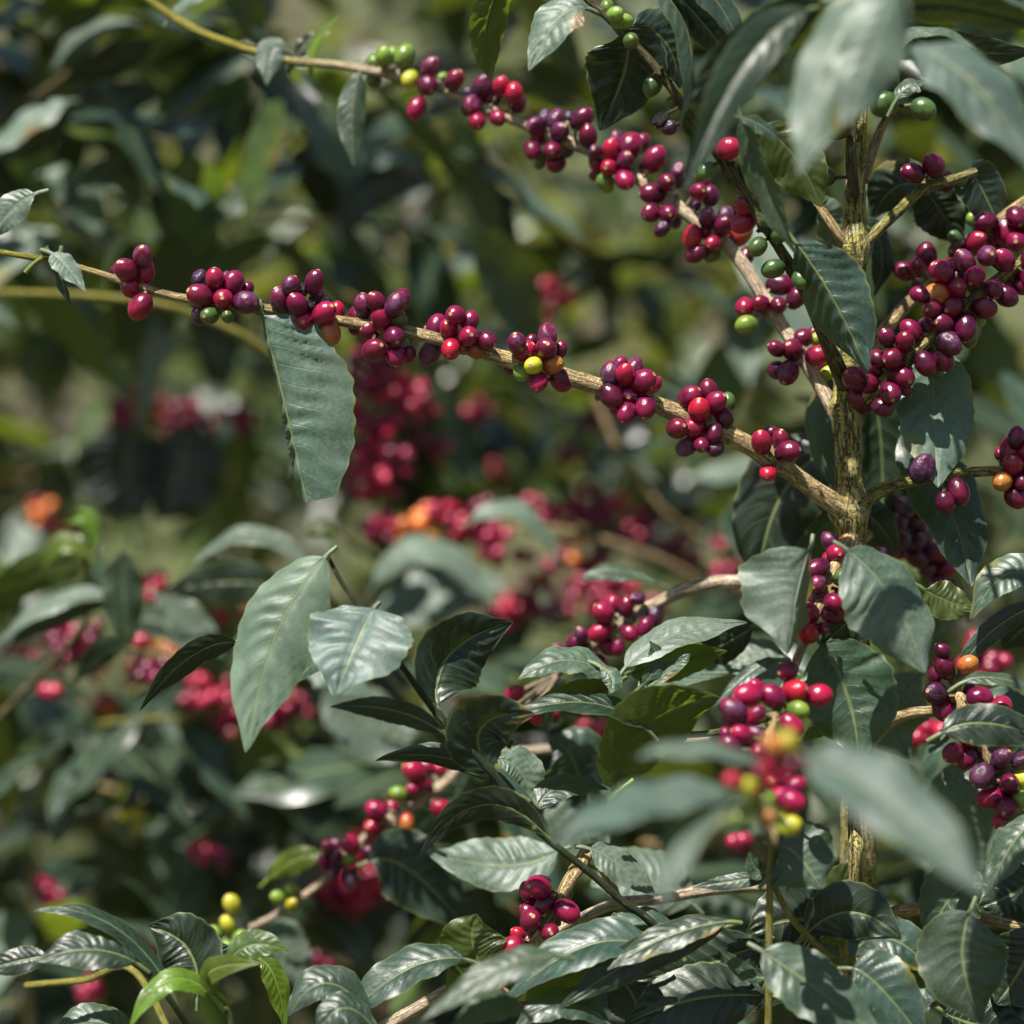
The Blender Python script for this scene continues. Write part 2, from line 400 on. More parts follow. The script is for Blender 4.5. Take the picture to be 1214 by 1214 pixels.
CH_MESH = {}
def cherry_mesh(code, var):
    key = (code, var)
    if key not in CH_MESH:
        rz = [1.29, 1.2, 1.35][var]
        V, F, FM = sph(1.0, rz, seed=var*5+hash_code(code))
        if code == 'k':
            V = [v*(0.9+0.22*noise.noise(v*2.6)) for v in V]
        if code in 'pbd' and var != 1:                  # pressed flat or sunken on one side, as the ripest ones are
            d = Vector((0.75, 0.3, 0.35 if code != 'd' else -0.3)).normalized(); lim = 0.80 if code != 'd' else 0.9
            V = [v-d*max(0, v.dot(d)-lim)*(1.12 if code != 'd' else 0.9) for v in V]
        me = mesh_from('cherry', V, F, None, [CM[code], M_NAVEL], FM, weld=True)
        CH_MESH[key] = me
    return CH_MESH[key]
def hash_code(c): return ord(c) % 13

class Plant:
    def __init__(s, name, base, label, cat='coffee plant', group=None):
        s.root = thing(name, base, label, cat, group); s.branches = []
        s.leaves = s.cherries = 0
    def branch(s, pts, mat='twig', nodes=(), rough=0.10, name='branch', step=0.004, sides=14, label=None):
        """pts: (px, py, depth, radius px)."""
        w = [P(x, y, D) for x, y, D, r in pts]; rad = [S(r, D) for x, y, D, r in pts]
        path = catmull(w, rad, step)
        B = {'path': path, 'V': [], 'F': [], 'UV': [], 'mat': mat, 'obj': None, 'plant': s, 'nodes': []}
        me = bpy.data.meshes.new(name); o = link(name, me, s.root)
        if label: o['label'] = label
        B['obj'] = o; B['rough'] = rough; B['sides'] = sides; s.branches.append(B); B['name'] = name
        for nx, ny in nodes: s.node(B, nx, ny)
        return B
    def at(s, B, x, y):
        best = min(B['path'], key=lambda q: (q[0].x/(q[0].y)-P(x, y, 1).x)**2+((q[0].z-CAM_Z)/q[0].y-(P(x, y, 1).z-CAM_Z))**2)
        return best
    def node(s, B, x, y):
        c, r = s.at(B, x, y); B['nodes'].append((c, 0.32, max(r*1.1, 0.0035))); return c, r
    def finish(s):
        for B in s.branches:
            V, F, UV = [], [], []
            add_tube(V, F, UV, B['path'], B['sides'], B['rough'], B['nodes'], 0.0 if 'tip' in B['mat'] else rng.uniform(1, 9))
            for (path) in B.get('stalks', []): add_tube(V, F, UV, path, 6, 0.1, (), rng.uniform(0, 9))
            old = B['obj'].data
            me = mesh_from(B['name'], V, F, UV, [BK[B['mat']]])
            B['obj'].data = me; bpy.data.meshes.remove(old)

def cherries(B, win, items, D=None, node=None, jitter=0.0, tilt=0.0):
    """win: (x0, y0, side) of the measured window; items: (X, Y, R, code[, navel X, navel Y]) in 1214ths of it; R<0 = behind the branch.
    tilt: extra depth per pixel in y (a branch that comes towards the camera)."""
    x0, y0, side = win; k = side/1214.0
    it = [(x0+i[0]*k, y0+i[1]*k, abs(i[2])*k, i[3], (x0+i[4]*k, y0+i[5]*k) if len(i) > 4 else None, i[2] < 0) for i in items]
    it.sort(key=lambda a: (a[5], a[4] is None))
    cx = sum(a[0] for a in it)/len(it); cy = sum(a[1] for a in it)/len(it)
    if node is None: node = (cx, cy)
    nc, nr = B['plant'].node(B, *node)
    for _ in range(5):
        d = Vector((rng.gauss(0, 1), rng.gauss(-0.4, 1), rng.gauss(0, 1))).normalized()
        q = nc+d*(nr+rng.uniform(0.002, 0.005))
        B.setdefault('stalks', []).append([(nc+d*nr*0.5, 0.0011), ((nc+q)/2+Vector((0, 0, 0.0006)), 0.0012), (q, rng.uniform(0.0008, 0.0016))])
    placed = []
    for x, y, r, code, nav, back in it:
        sc_c, sc_r = B['plant'].at(B, x, y)
        Db = D if D is not None else sc_c.y
        Dd = Db + (0.006 if back else -(sc_r+0.006)) + tilt*(y-cy)
        for _ in range(80):
            p = P(x, y, Dd); rad = S(r, Dd)
            if all((p-q).length > 0.92*(rad+rq) for q, rq in placed): break
            Dd += 0.0012
        placed.append((p, rad))
        o = link('cherry', cherry_mesh(code, rng.randrange(3)), B['obj'])
        out = (p-sc_c)
        if nav:
            dx, dz = (nav[0]-x)/r, -(nav[1]-y)/r
            m = min(0.95, math.hypot(dx, dz)); h = math.hypot(dx, dz) or 1
            ax = Vector((dx/h*m, -math.sqrt(1-m*m), dz/h*m))
        else:
            ax = Vector((out.x, out.y*0.4, out.z)).normalized()+Vector((rng.uniform(-.7, .7), rng.uniform(-.5, .6), rng.uniform(-.7, .7)))
        ax.normalize()
        q = ax.to_track_quat('Z', 'Y') @ Quaternion((0, 0, 1), rng.uniform(0, 6.28))
        o.rotation_mode = 'QUATERNION'; o.rotation_quaternion = q
        o.location = p; e = 1.06*rng.uniform(0.92, 1.06)
        o.scale = (rad*e, rad*e, rad*e)
        B['plant'].cherries += 1
        st = B.setdefault('stalks', [])
        anc = sc_c if (sc_c-p).length < 0.03 else nc
        mid = (anc+p)/2-ax*0.002
        st.append([(anc, 0.0013), (mid, 0.0011), (p-ax*rad*0.8, 0.0012)])

def leaf(B, cls, b, m, t, hw, D, dd=0.0, n=(0, -0.7, 0.7), fold=8, bulge=1.0, wave=1.0, arch=0.0, curl=0.15, label=None, pet=0.010, blunt=False):
    """Explicit leaf: base, middle and tip in photo pixels, true half width in pixels at its depth; dd = depth of tip minus base."""
    Bp, T = P(*b, D), P(*t, D+dd)
    Mp = P(*m, D+dd*0.5-arch)
    C = 2*Mp-(Bp+T)/2
    V, F, UV = [], [], []
    add_leaf(V, F, UV, Bp, C, T, S(hw, D+dd*0.5), Vector(n).normalized(), fold, rng, bulge=bulge, wave=wave, curl=curl, petiole=pet, blunt=blunt)
    me = mesh_from('leaf', V, F, UV, [LM[cls]])
    o = link('leaf', me, B['obj'])
    if label: o['label'] = label
    B['plant'].leaves += 1
    return o

# ------------------------------------------------------------------ ground and hillside
def grid_mesh(name, x0, x1, y0, y1, nx, ny, fz, mat):
    V = [(x0+(x1-x0)*i/nx, y0+(y1-y0)*j/ny, 0) for j in range(ny+1) for i in range(nx+1)]
    V = [Vector((x, y, fz(x, y))) for x, y, z in V]
    F = [(j*(nx+1)+i, j*(nx+1)+i+1, (j+1)*(nx+1)+i+1, (j+1)*(nx+1)+i) for j in range(ny) for i in range(nx)]
    o = link(name, mesh_from(name, V, F, None, [mat])); return o
def gz(x, y):
    z = 0.05*noise.noise(Vector((x*1.3, y*1.3, 0)))+0.02*noise.noise(Vector((x*6, y*6, 3)))
    return z+0.42*max(0, y-3.6)*smooth(y, 3.6, 7)
m_g, nt, out = mat_new('soil_and_grass'); g = NT(nt)
tc = g.n('ShaderNodeTexCoord').outputs['Object']
n1 = g.noise(tc, 1.6, 5); n2 = g.noise(tc, 25, 4)
c = g.mix(g.ss(n2, 0.3, 0.7), (0.03, 0.02, 0.012), (0.075, 0.055, 0.03))
c = g.mix(g.ss(n1, 0.38, 0.55), c, g.mix(n2, (0.018, 0.03, 0.008), (0.075, 0.085, 0.02)))
p = g.n('ShaderNodeBsdfPrincipled'); g.l(c, p.inputs['Base Color']); p.inputs['Roughness'].default_value = 0.9
g.l(p.outputs[0], out.inputs[0])
gr = grid_mesh('ground', -60, 60, -60, 90, 240, 300, gz, m_g); tag(gr, kind='structure')

# ------------------------------------------------------------------ unseen shade tree, added overhead so its crown dapples the rows behind
def unseen_shade_tree(base, seed):
    rr = random.Random(seed)
    o = thing('unseen_shade_tree', base, 'unseen tall tree added so that its high crown dapples the coffee rows', 'tree')
    b = Vector(base); V, F, UV = [], [], []
    fork = b+Vector((0.3, -0.2, 3.4))
    add_tube(V, F, UV, catmull([b-Vector((0, 0, 0.2)), b+Vector((0.05, 0, 1.6)), fork], [0.17, 0.14, 0.11], 0.15), 14, 0.12)
    ends = []
    for k in range(16):
        e = Vector((rr.uniform(-4.2, 2.6), rr.uniform(0.5, 2.3), rr.uniform(4.4, 5.4)))
        add_tube(V, F, UV, catmull([fork, (fork+e)/2+Vector((0, 0, 0.5)), e], [0.07, 0.04, 0.012], 0.2), 8, 0.1); ends.append(e)
    link('trunk', mesh_from('trunk', V, F, UV, [BK['trunk']]), o)
    V, F, UV = [], [], []
    for k in range(210):
        e = rr.choice(ends); t = rr.uniform(0.35, 1.08)
        c = fork*(1-t)+e*t+Vector((rr.gauss(0, .28), rr.gauss(0, .28), rr.gauss(0.15, .15)))
        if c.y < 0.35+0.10*abs(c.x) or c.y > 1.6: continue  # clumps left out to keep sun on the near tree and far rows
        for j in range(rr.randint(5, 9)):
            az = rr.uniform(0, 6.28); d = Vector((math.cos(az), math.sin(az), rr.uniform(-.6, .2))).normalized(); L = rr.uniform(0.11, 0.2)
            add_leaf(V, F, UV, c, c+d*L*.5+Vector((0, 0, .02)), c+d*L, L*0.24, Vector((rr.gauss(0, .3), rr.gauss(0, .3), 1)), 5, rr, N=6, M=2, bulge=0, rib=False, petiole=0)
    link('crown', mesh_from('crown', V, F, UV, [LM_BG]), o)
unseen_shade_tree((-3.2, 3.2, gz(-3.2, 3.2)), 5)

# ------------------------------------------------------------------ plants behind, from far to near
def bush(label, rect, d, nleaf, stems, clusters=(), branches=(), mat=None, llen=(0.09, 0.15), seed=1, sidew=(0.17, 0.23), pale=None, cat='coffee bush', group='coffee bushes behind the tree'):
    """A coffee bush out of focus. rect: px window its foliage fills, d: depth range, stems: list of (px, depth); clusters: (px, py, depth, count, spread px, codes)."""
    rr = random.Random(seed)
    Dm = (d[0]+d[1])/2
    sx = P(stems[0][0], 600, stems[0][1]); base = Vector((sx.x, sx.y, gz(sx.x, sx.y)))
    pl = Plant('coffee_bush', base, label, cat, group)
    top = rect[1]
    for (x, D) in stems:
        b0 = P(x, 600, D); zb = gz(b0.x, b0.y); yb = 607-(zb-CAM_Z)*PX/(SENSOR/LENS*D)
        pts = [(x+rr.uniform(-6, 6), yb+20, D, 13*1.3/D*1.6)]
        for k in range(1, 6): pts.append((x+rr.uniform(-40, 40), yb+(top*0.15+rect[3]*0.85-yb)*k/5, D+rr.uniform(-.03, .03), 13*1.3/D*1.6*(1-k*0.15)))
        pl.branch(pts, 'trunk', name='stem', step=0.02, sides=10)
    for (pts, mt) in branches: pl.branch(pts, mt, step=0.01, sides=10)
    nb = max(3, nleaf//22); tw = []
    for k in range(nb):
        x0 = rr.uniform(rect[0], rect[2]); y0 = rr.uniform(rect[1], rect[3]); D = rr.uniform(*d)
        s_ = min(stems, key=lambda q: abs(q[0]-x0))
        sg = 1 if x0 > s_[0] else -1
        pts = [(s_[0], y0+rr.uniform(10, 90), s_[1], 5), ((s_[0]+x0)/2, y0+rr.uniform(-20, 30), (s_[1]+D)/2, 4.2), (x0, y0, D, 3.4), (x0+sg*rr.uniform(60, 130), y0+rr.uniform(0, 50), D+rr.uniform(-.1, .1), 2.2)]
        tw.append(pl.branch(pts, rr.choice(['twig', 'olive', 'yellow', 'twig']), step=0.012, sides=8))
    pl.finish()
    V, F, UV, FM = [], [], [], []
    for i in range(nleaf):
        x = rr.uniform(rect[0], rect[2]); y = rr.uniform(rect[1], rect[3]); D = rr.uniform(*d)
        if tw and rr.random() < 0.55:
            q = rr.choice(rr.choice(tw)['path'])[0]; b = q+Vector((rr.gauss(0, .012), rr.gauss(0, .012), rr.gauss(0, .012)))
        else: b = P(x, y, D)
        L = rr.uniform(*llen); az = rr.uniform(0, 2*math.pi); pitch = R(rr.gauss(-22, 22))
        dr = Vector((math.cos(az)*math.cos(pitch), math.sin(az)*math.cos(pitch)*0.8, math.sin(pitch))).normalized()
        sag = Vector((0, 0, -1))*L*rr.uniform(0.05, 0.3)
        t = b+dr*L+sag; c = b+dr*L*0.5+Vector((0, 0, 1))*L*rr.uniform(0.0, 0.12)
        nn = (Vector((0, 0, 1))+Vector((rr.gauss(0, .35), rr.gauss(-0.12, .35), 0))).normalized()
        add_leaf(V, F, UV, b, c, t, L*rr.uniform(*sidew), nn, rr.uniform(-4, 18), rr, N=14, M=3, bulge=0.4, rib=False, petiole=0)
        r_ = rr.random(); k_ = 0 if r_ < 0.66 else 1 if r_ < 0.80 else 2 if r_ < (0.90 if mat else 0.87) else 3 if r_ < (0.985 if mat else 0.98) else 4
        FM += [k_]*(len(F)-len(FM))
    me = mesh_from('foliage', V, F, UV, [mat or LM_BG, LM['d'], LM['t'], LM['p'], LM_BG], FM)
    link('foliage', me, pl.root)
    for cl in clusters: cluster(pl, *cl, rr=rr)
    return pl

def cluster(pl, x, y, D, n, spread, codes, rr):
    n = int(n*1.35)
    """A cluster of cherries out of focus: one part of its bush."""
    V, F, FM = [], [], []
    cs = list(codes); pts = []
    c = P(x, y, D)
    for i in range(n):
        for _ in range(40):
            q = c+Vector((rr.gauss(0, 1), rr.gauss(0, 0.6), rr.gauss(0, 0.8)))*S(spread, min(D, 2.4))*0.55
            if all((q-o).length > 0.0115 for o in pts): break
        pts.append(q); k = rr.randrange(len(cs))
        v, f, fm = sph(0.0068, 0.0075, False, 10, 7, i)
        qq = Vector((rr.gauss(0, 1), rr.gauss(0, 1), rr.gauss(0, 1))).to_track_quat('Z', 'Y')
        o = len(V); V += [qq @ w + q for w in v]; F += [tuple(a+o for a in g_) for g_ in f]; FM += [k]*len(f)
    me = mesh_from('cherry_cluster', V, F, None, [CM_BG[c_] for c_ in cs], FM)
    link('cherry_cluster', me, pl.root)
def plain_cherry(name, c):
    m, nt, out = mat_new(name); g = NT(nt); gi = g.n('ShaderNodeNewGeometry')
    hs = g.n('ShaderNodeHueSaturation'); hs.inputs['Color'].default_value = (*c, 1)
    g.l(g.math('ADD', g.math('MULTIPLY', gi.outputs['Random Per Island'], 0.8), 0.6), hs.inputs['Value'])
    p = g.n('ShaderNodeBsdfPrincipled'); g.l(hs.outputs[0], p.inputs['Base Color']); p.inputs['Roughness'].default_value = 0.3
    g.l(p.outputs[0], out.inputs[0]); return m
CM_BG = {'R': plain_cherry('ripe_cluster_red', (0.29, 0.008, 0.036)), 'r': plain_cherry('ripe_cluster_crimson', (0.20, 0.007, 0.034)),
         'd': plain_cherry('ripe_cluster_maroon', (0.10, 0.006, 0.026)), 'o': plain_cherry('cluster_orange', (0.5, 0.13, 0.02)), 'y': plain_cherry('cluster_yellow', (0.38, 0.32, 0.03)), 'g': plain_cherry('cluster_green', (0.14, 0.2, 0.03))}

# far rows on the slope
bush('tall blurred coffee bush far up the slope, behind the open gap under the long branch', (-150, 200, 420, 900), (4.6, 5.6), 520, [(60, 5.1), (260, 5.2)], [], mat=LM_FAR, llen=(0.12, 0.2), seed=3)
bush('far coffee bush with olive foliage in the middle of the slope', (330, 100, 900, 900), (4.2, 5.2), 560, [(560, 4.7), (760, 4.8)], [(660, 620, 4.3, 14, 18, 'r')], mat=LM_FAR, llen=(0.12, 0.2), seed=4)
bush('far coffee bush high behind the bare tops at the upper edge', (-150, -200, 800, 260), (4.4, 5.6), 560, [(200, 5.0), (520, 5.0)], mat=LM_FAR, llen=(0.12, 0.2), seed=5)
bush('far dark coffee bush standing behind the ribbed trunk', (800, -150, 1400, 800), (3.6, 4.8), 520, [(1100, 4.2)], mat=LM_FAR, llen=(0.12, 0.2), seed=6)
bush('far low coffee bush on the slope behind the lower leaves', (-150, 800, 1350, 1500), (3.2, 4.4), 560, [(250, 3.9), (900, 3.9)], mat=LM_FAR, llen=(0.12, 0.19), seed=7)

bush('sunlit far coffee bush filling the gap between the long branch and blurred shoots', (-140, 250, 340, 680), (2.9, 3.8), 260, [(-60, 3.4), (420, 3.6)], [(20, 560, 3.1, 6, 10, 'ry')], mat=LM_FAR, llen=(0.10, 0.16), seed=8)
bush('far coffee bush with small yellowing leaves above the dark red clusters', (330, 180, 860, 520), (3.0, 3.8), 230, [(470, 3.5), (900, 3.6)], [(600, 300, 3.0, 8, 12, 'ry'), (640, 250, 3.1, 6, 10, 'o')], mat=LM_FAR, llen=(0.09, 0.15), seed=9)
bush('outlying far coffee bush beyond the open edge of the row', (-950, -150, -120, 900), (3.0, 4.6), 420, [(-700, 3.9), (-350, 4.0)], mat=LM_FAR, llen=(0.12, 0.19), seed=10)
# middle distance
bush('blurred dark coffee bush with broad leaves behind the upper long branch', (-60, -80, 640, 330), (1.8, 2.5), 210, [(-130, 2.3), (870, 2.4)],
     branches=[([(470, 130, 2.0, 4), (560, 205, 2.0, 4.5), (640, 260, 2.05, 5), (720, 330, 2.1, 6)], 'olive'),
               ([(440, 300, 2.3, 5), (480, 260, 2.3, 5.5), (520, 225, 2.35, 5.5)], 'pale'),
               ([(-40, 346, 1.72, 4), (120, 352, 1.72, 4.5), (230, 372, 1.74, 5), (330, 428, 1.78, 5.5), (420, 520, 1.9, 6)], 'yellow')],
     clusters=[(560, 300, 2.4, 9, 16, 'r'), (655, 357, 2.2, 9, 18, 'R'), (700, 290, 2.6, 6, 14, 'y')], seed=21)
bush('blurred coffee bush hung with dark red cherries below the long branch', (380, 330, 860, 720), (2.1, 2.9), 120, [(470, 2.6), (730, 2.7)],
     branches=[([(705, 470, 2.1, 4), (740, 545, 2.1, 4.5), (785, 605, 2.1, 5), (830, 640, 2.15, 5.5)], 'twig'),
               ([(520, 640, 2.0, 3.5), (640, 625, 2.0, 4), (760, 655, 2.05, 5), (830, 690, 2.1, 5.5)], 'twig'),
               ([(600, 735, 2.2, 4), (700, 745, 2.2, 4.5), (800, 780, 2.2, 5)], 'twig'),
               ([(440, 400, 2.3, 6), (450, 480, 2.3, 7), (435, 600, 2.3, 8)], 'twig')],
     clusters=[(470, 640, 2.1, 5, 9, 'o'), (520, 640, 2.1, 5, 9, 'yo'), (620, 660, 2.2, 6, 9, 'r'), (730, 600, 2.3, 6, 10, 'Ro'), (745, 690, 2.1, 6, 10, 'R'), (640, 690, 2.2, 6, 9, 'or'), (560, 770, 2.1, 7, 11, 'r'), (780, 720, 2.1, 6, 10, 'rd'), (675, 540, 2.5, 5, 9, 'r'), (590, 560, 2.5, 5, 9, 'ro'), (480, 540, 2.3, 6, 10, 'd'), (440, 425, 2.0, 12, 20, 'rd'), (455, 462, 2.0, 16, 26, 'Rrd'), (437, 505, 2.0, 14, 24, 'rR'), (450, 545, 2.0, 16, 24, 'Rrd'), (430, 572, 2.0, 12, 20, 'rR'), (490, 478, 2.0, 10, 16, 'rR'),
               (565, 484, 2.3, 8, 12, 'r'), (512, 528, 2.3, 8, 13, 'rd'), (712, 490, 2.2, 10, 14, 'd'), (452, 628, 2.0, 9, 14, 'r'), (502, 615, 1.95, 9, 14, 'ro'), (530, 608, 1.95, 7, 11, 'R'), (548, 630, 1.95, 7, 10, 'R'),
               (578, 640, 1.95, 12, 18, 'r'), (572, 605, 1.95, 6, 11, 'd'), (635, 610, 2.1, 12, 17, 'r'), (700, 600, 2.1, 14, 20, 'rd'), (755, 628, 2.1, 12, 17, 'r'), (690, 672, 2.1, 14, 24, 'rrrro'), (705, 700, 2.0, 12, 20, 'r'),
               (605, 725, 2.1, 10, 16, 'R'), (655, 720, 2.1, 10, 18, 'rd'), (575, 815, 2.0, 12, 18, 'd'), (830, 780, 2.0, 14, 22, 'd'), (870, 640, 2.2, 10, 14, 'r'), (810, 650, 2.2, 10, 14, 'r')], seed=22)
bL = bush('blurred coffee bush with red clusters behind the pale drooping leaf', (-60, 640, 400, 900), (1.75, 2.3), 60, [(60, 2.2), (330, 2.25)],
     branches=[([(-20, 800, 2.0, 4), (60, 790, 2.0, 4), (140, 770, 2.0, 4.5), (240, 790, 2.0, 5), (330, 830, 2.0, 5)], 'twig')],
     clusters=[(10, 840, 2.1, 5, 8, 'R'), (130, 835, 2.1, 5, 9, 'Ro'), (295, 770, 2.1, 6, 9, 'R'), (300, 730, 2.1, 5, 9, 'or'), (60, 740, 2.2, 6, 9, 'r'), (370, 700, 2.2, 5, 8, 'y'), (88, 762, 1.9, 16, 22, 'dr'), (115, 785, 2.0, 7, 12, 'R'), (30, 790, 2.05, 12, 22, 'Rr'), (62, 822, 1.8, 4, 6, 'R'), (180, 782, 2.05, 14, 24, 'Rro'), (210, 765, 2.05, 10, 18, 'oy'), (185, 800, 1.75, 8, 14, 'd'),
               (185, 692, 1.95, 9, 12, 'R'), (265, 725, 1.8, 8, 13, 'R'), (250, 825, 1.95, 16, 22, 'Rr'), (270, 850, 1.95, 10, 14, 'r'), (330, 835, 1.95, 14, 20, 'r'), (235, 855, 2.1, 4, 10, 'gy'), (160, 760, 1.8, 5, 8, 'R'),
               (145, 500, 2.2, 10, 16, 'r'), (222, 500, 2.2, 16, 20, 'rd'), (185, 485, 2.3, 10, 20, 'oyr'), (290, 498, 2.3, 8, 12, 'r'), (50, 605, 2.4, 8, 15, 'or'), (75, 625, 2.3, 4, 10, 'or')], seed=23)
bush('low blurred coffee bush with grey-green leaves and few red cherries', (-60, 840, 580, 1320), (1.8, 2.5), 170, [(100, 2.3), (480, 2.35)],
     branches=[([(40, 965, 1.9, 3), (110, 975, 1.9, 4), (160, 950, 1.9, 4)], 'olive')],
     clusters=[(238, 1010, 1.9, 8, 10, 'R'), (258, 1018, 1.9, 5, 8, 'd'), (55, 1058, 1.9, 6, 9, 'r'), (425, 1035, 1.95, 26, 30, 'R'), (385, 1070, 1.95, 22, 26, 'Rr'), (460, 1010, 1.95, 18, 24, 'R'), (362, 1085, 1.95, 10, 14, 'ro'), (492, 985, 1.95, 14, 18, 'R'), (450, 1045, 1.95, 14, 18, 'r'),
               (165, 970, 1.9, 6, 10, 'yg'), (160, 1120, 1.9, 8, 10, 'r'), (110, 1175, 1.9, 6, 10, 'r'), (350, 920, 1.9, 8, 14, 'o'), (375, 1145, 1.9, 8, 11, 'd')], seed=24)
bush('blurred coffee bush with wide grey leaves close behind the ribbed trunk', (800, -80, 1320, 700), (1.75, 2.4), 190, [(1180, 2.2)], clusters=[(860, 680, 2.0, 10, 14, 'r'), (1130, 640, 1.7, 10, 14, 'd')], seed=25)
bush('shaded coffee bush behind the tangle of lower leaves', (540, 740, 1320, 1330), (1.6, 2.1), 210, [(720, 2.0), (1150, 2.0)],
     clusters=[(1155, 768, 1.6, 6, 8, 'r'), (1165, 790, 1.6, 9, 12, 'r'), (1095, 868, 1.55, 9, 12, 'R'), (715, 880, 1.65, 12, 16, 'R'), (690, 880, 1.7, 8, 12, 'R'), (880, 1000, 1.6, 6, 9, 'r'), (985, 1040, 1.55, 5, 8, 'd')], seed=26)

# ------------------------------------------------------------------ the coffee tree in focus
tb = P(1016, 600, 1.40); tbase = Vector((tb.x, tb.y, gz(tb.x, tb.y)))
T = Plant('coffee_tree', tbase, 'coffee tree in sharp focus with ribbed olive trunk and long branches strung with ripe cherries', 'coffee tree')
trunk = T.branch([(1022, 4000, 1.40, 25), (1020, 2400, 1.40, 23), (1018, 1500, 1.40, 21), (1017, 1150, 1.39, 20.5), (1017, 1040, 1.385, 20), (1015, 900, 1.375, 19), (1012, 780, 1.36, 18.5), (1010, 690, 1.352, 18.5), (1008, 610, 1.345, 18.5), (1006, 540, 1.342, 16), (1004, 470, 1.34, 16.5), (1007, 400, 1.338, 14.5), (1012, 310, 1.335, 15), (1014, 230, 1.335, 12.5), (1018, 130, 1.335, 10), (1022, 60, 1.335, 9), (1026, -60, 1.33, 8)],
    'trunk', [(1008, 605), (1003, 480), (1013, 295), (1010, 690)], rough=0.17, name='trunk', step=0.003, sides=28)
br1 = T.branch([(-14, 297, 1.335, 3.6), (60, 309, 1.325, 3.8), (110, 322, 1.318, 4.2), (185, 346, 1.312, 5.0), (235, 356, 1.308, 5.4), (300, 364, 1.305, 6), (400, 380, 1.302, 6.5), (480, 393, 1.302, 7.5), (560, 413, 1.303, 8.5), (620, 432, 1.305, 9.5), (700, 455, 1.308, 10), (780, 481, 1.312, 10.5), (860, 514, 1.318, 11.5), (920, 548, 1.325, 10.5), (965, 580, 1.333, 11.5), (1003, 607, 1.34, 13.5)], 'twigtip', rough=0.10, step=0.0025, sides=18)
br2 = T.branch([(160, -12, 1.50, 4.5), (205, 20, 1.50, 5), (250, 43, 1.49, 4.5), (300, 60, 1.48, 4.5), (345, 72, 1.47, 4.5), (400, 77, 1.46, 4.5), (440, 84, 1.45, 5), (480, 91, 1.445, 5.2), (530, 108, 1.44, 5.6), (580, 130, 1.43, 6), (640, 155, 1.42, 6.2), (700, 180, 1.41, 6.6), (755, 212, 1.40, 7), (800, 244, 1.39, 7.6), (850, 280, 1.38, 8), (880, 312, 1.375, 8), (905, 352, 1.37, 8), (935, 398, 1.36, 8.2), (965, 445, 1.352, 8.4), (997, 500, 1.342, 10)], 'paletip', rough=0.06, step=0.003, sides=14)
br3 = T.branch([(680, -16, 1.27, 4.6), (740, 40, 1.27, 4.8), (785, 90, 1.272, 5), (830, 155, 1.275, 5.4), (870, 210, 1.28, 6), (905, 265, 1.285, 6), (940, 320, 1.29, 6.6), (965, 370, 1.30, 7), (985, 418, 1.31, 8.5), (1003, 455, 1.335, 12)], 'olive', rough=0.10, step=0.003, sides=14)
brU = T.branch([(1012, 300, 1.335, 9), (1030, 283, 1.335, 7.5), (1060, 255, 1.34, 6.5), (1092, 226, 1.345, 6.5), (1120, 216, 1.345, 6), (1158, 203, 1.345, 4.5)], 'trunk', rough=0.12, step=0.003)
brV = T.branch([(1010, 300, 1.335, 8), (994, 278, 1.33, 6.5), (982, 260, 1.33, 5.5), (968, 240, 1.335, 4.5)], 'twig', rough=0.1, step=0.003)
brW = T.branch([(1013, 232, 1.325, 7), (1009, 195, 1.32, 6.5), (1010, 150, 1.32, 6), (1022, 110, 1.32, 5.5), (1030, 60, 1.31, 5), (1035, 10, 1.30, 5)], 'olive', rough=0.14, step=0.003)
brN = T.branch([(1022, 110, 1.32, 4), (1040, 20, 1.22, 4), (1056, -40, 1.06, 4), (1060, -60, 1.0, 3)], 'olive', rough=0.1, step=0.004)
brX = T.branch([(1024, 215, 1.345, 6.5), (1034, 180, 1.35, 6), (1046, 150, 1.355, 5.5), (1062, 125, 1.36, 5)], 'twig', rough=0.12, step=0.003)
brB = T.branch([(1005, 450, 1.345, 9), (1030, 415, 1.36, 9), (1056, 383, 1.37, 8.5), (1084, 352, 1.375, 8), (1130, 310, 1.375, 7.5), (1180, 265, 1.37, 7), (1235, 225, 1.365, 6.5)], 'twig', rough=0.08, step=0.003)
brF = T.branch([(1008, 490, 1.338, 10), (1035, 465, 1.325, 8), (1060, 440, 1.32, 7.5), (1092, 411, 1.315, 7.5), (1118, 390, 1.315, 7.5), (1160, 350, 1.32, 7), (1200, 318, 1.325, 7), (1240, 280, 1.33, 6.5)], 'trunk', rough=0.10, step=0.003)
brM = T.branch([(1008, 612, 1.345, 12), (1032, 589, 1.335, 8.5), (1060, 575, 1.33, 7.5), (1100, 567, 1.325, 7), (1150, 560, 1.325, 6.2), (1200, 558, 1.325, 6), (1240, 555, 1.325, 5.8)], 'trunk', rough=0.08, step=0.003)
brD = T.branch([(1010, 640, 1.36, 10), (1040, 630, 1.40, 8), (1072, 640, 1.44, 7), (1100, 665, 1.46, 6), (1130, 700, 1.47, 5), (1150, 735, 1.48, 4)], 'twig', step=0.004)
brC = T.branch([(1006, 640, 1.335, 9), (990, 672, 1.30, 7), (972, 715, 1.28, 6), (952, 765, 1.26, 5.5), (936, 805, 1.24, 5.5), (918, 850, 1.215, 5.5), (908, 890, 1.19, 6), (908, 930, 1.165, 6), (915, 975, 1.13, 6), (915, 1000, 1.07, 5), (900, 940, 0.98, 4), (920, 890, 0.93, 3)], 'twig', rough=0.1, step=0.003)
brP = T.branch([(1006, 690, 1.35, 11), (950, 684, 1.375, 9), (893, 689, 1.39, 8.5), (850, 690, 1.40, 8.5), (815, 698, 1.405, 8.5), (785, 712, 1.41, 7.5), (758, 726, 1.415, 7), (725, 748, 1.42, 5.5), (690, 775, 1.43, 4), (660, 800, 1.43, 3)], 'pale', rough=0.12, step=0.003)
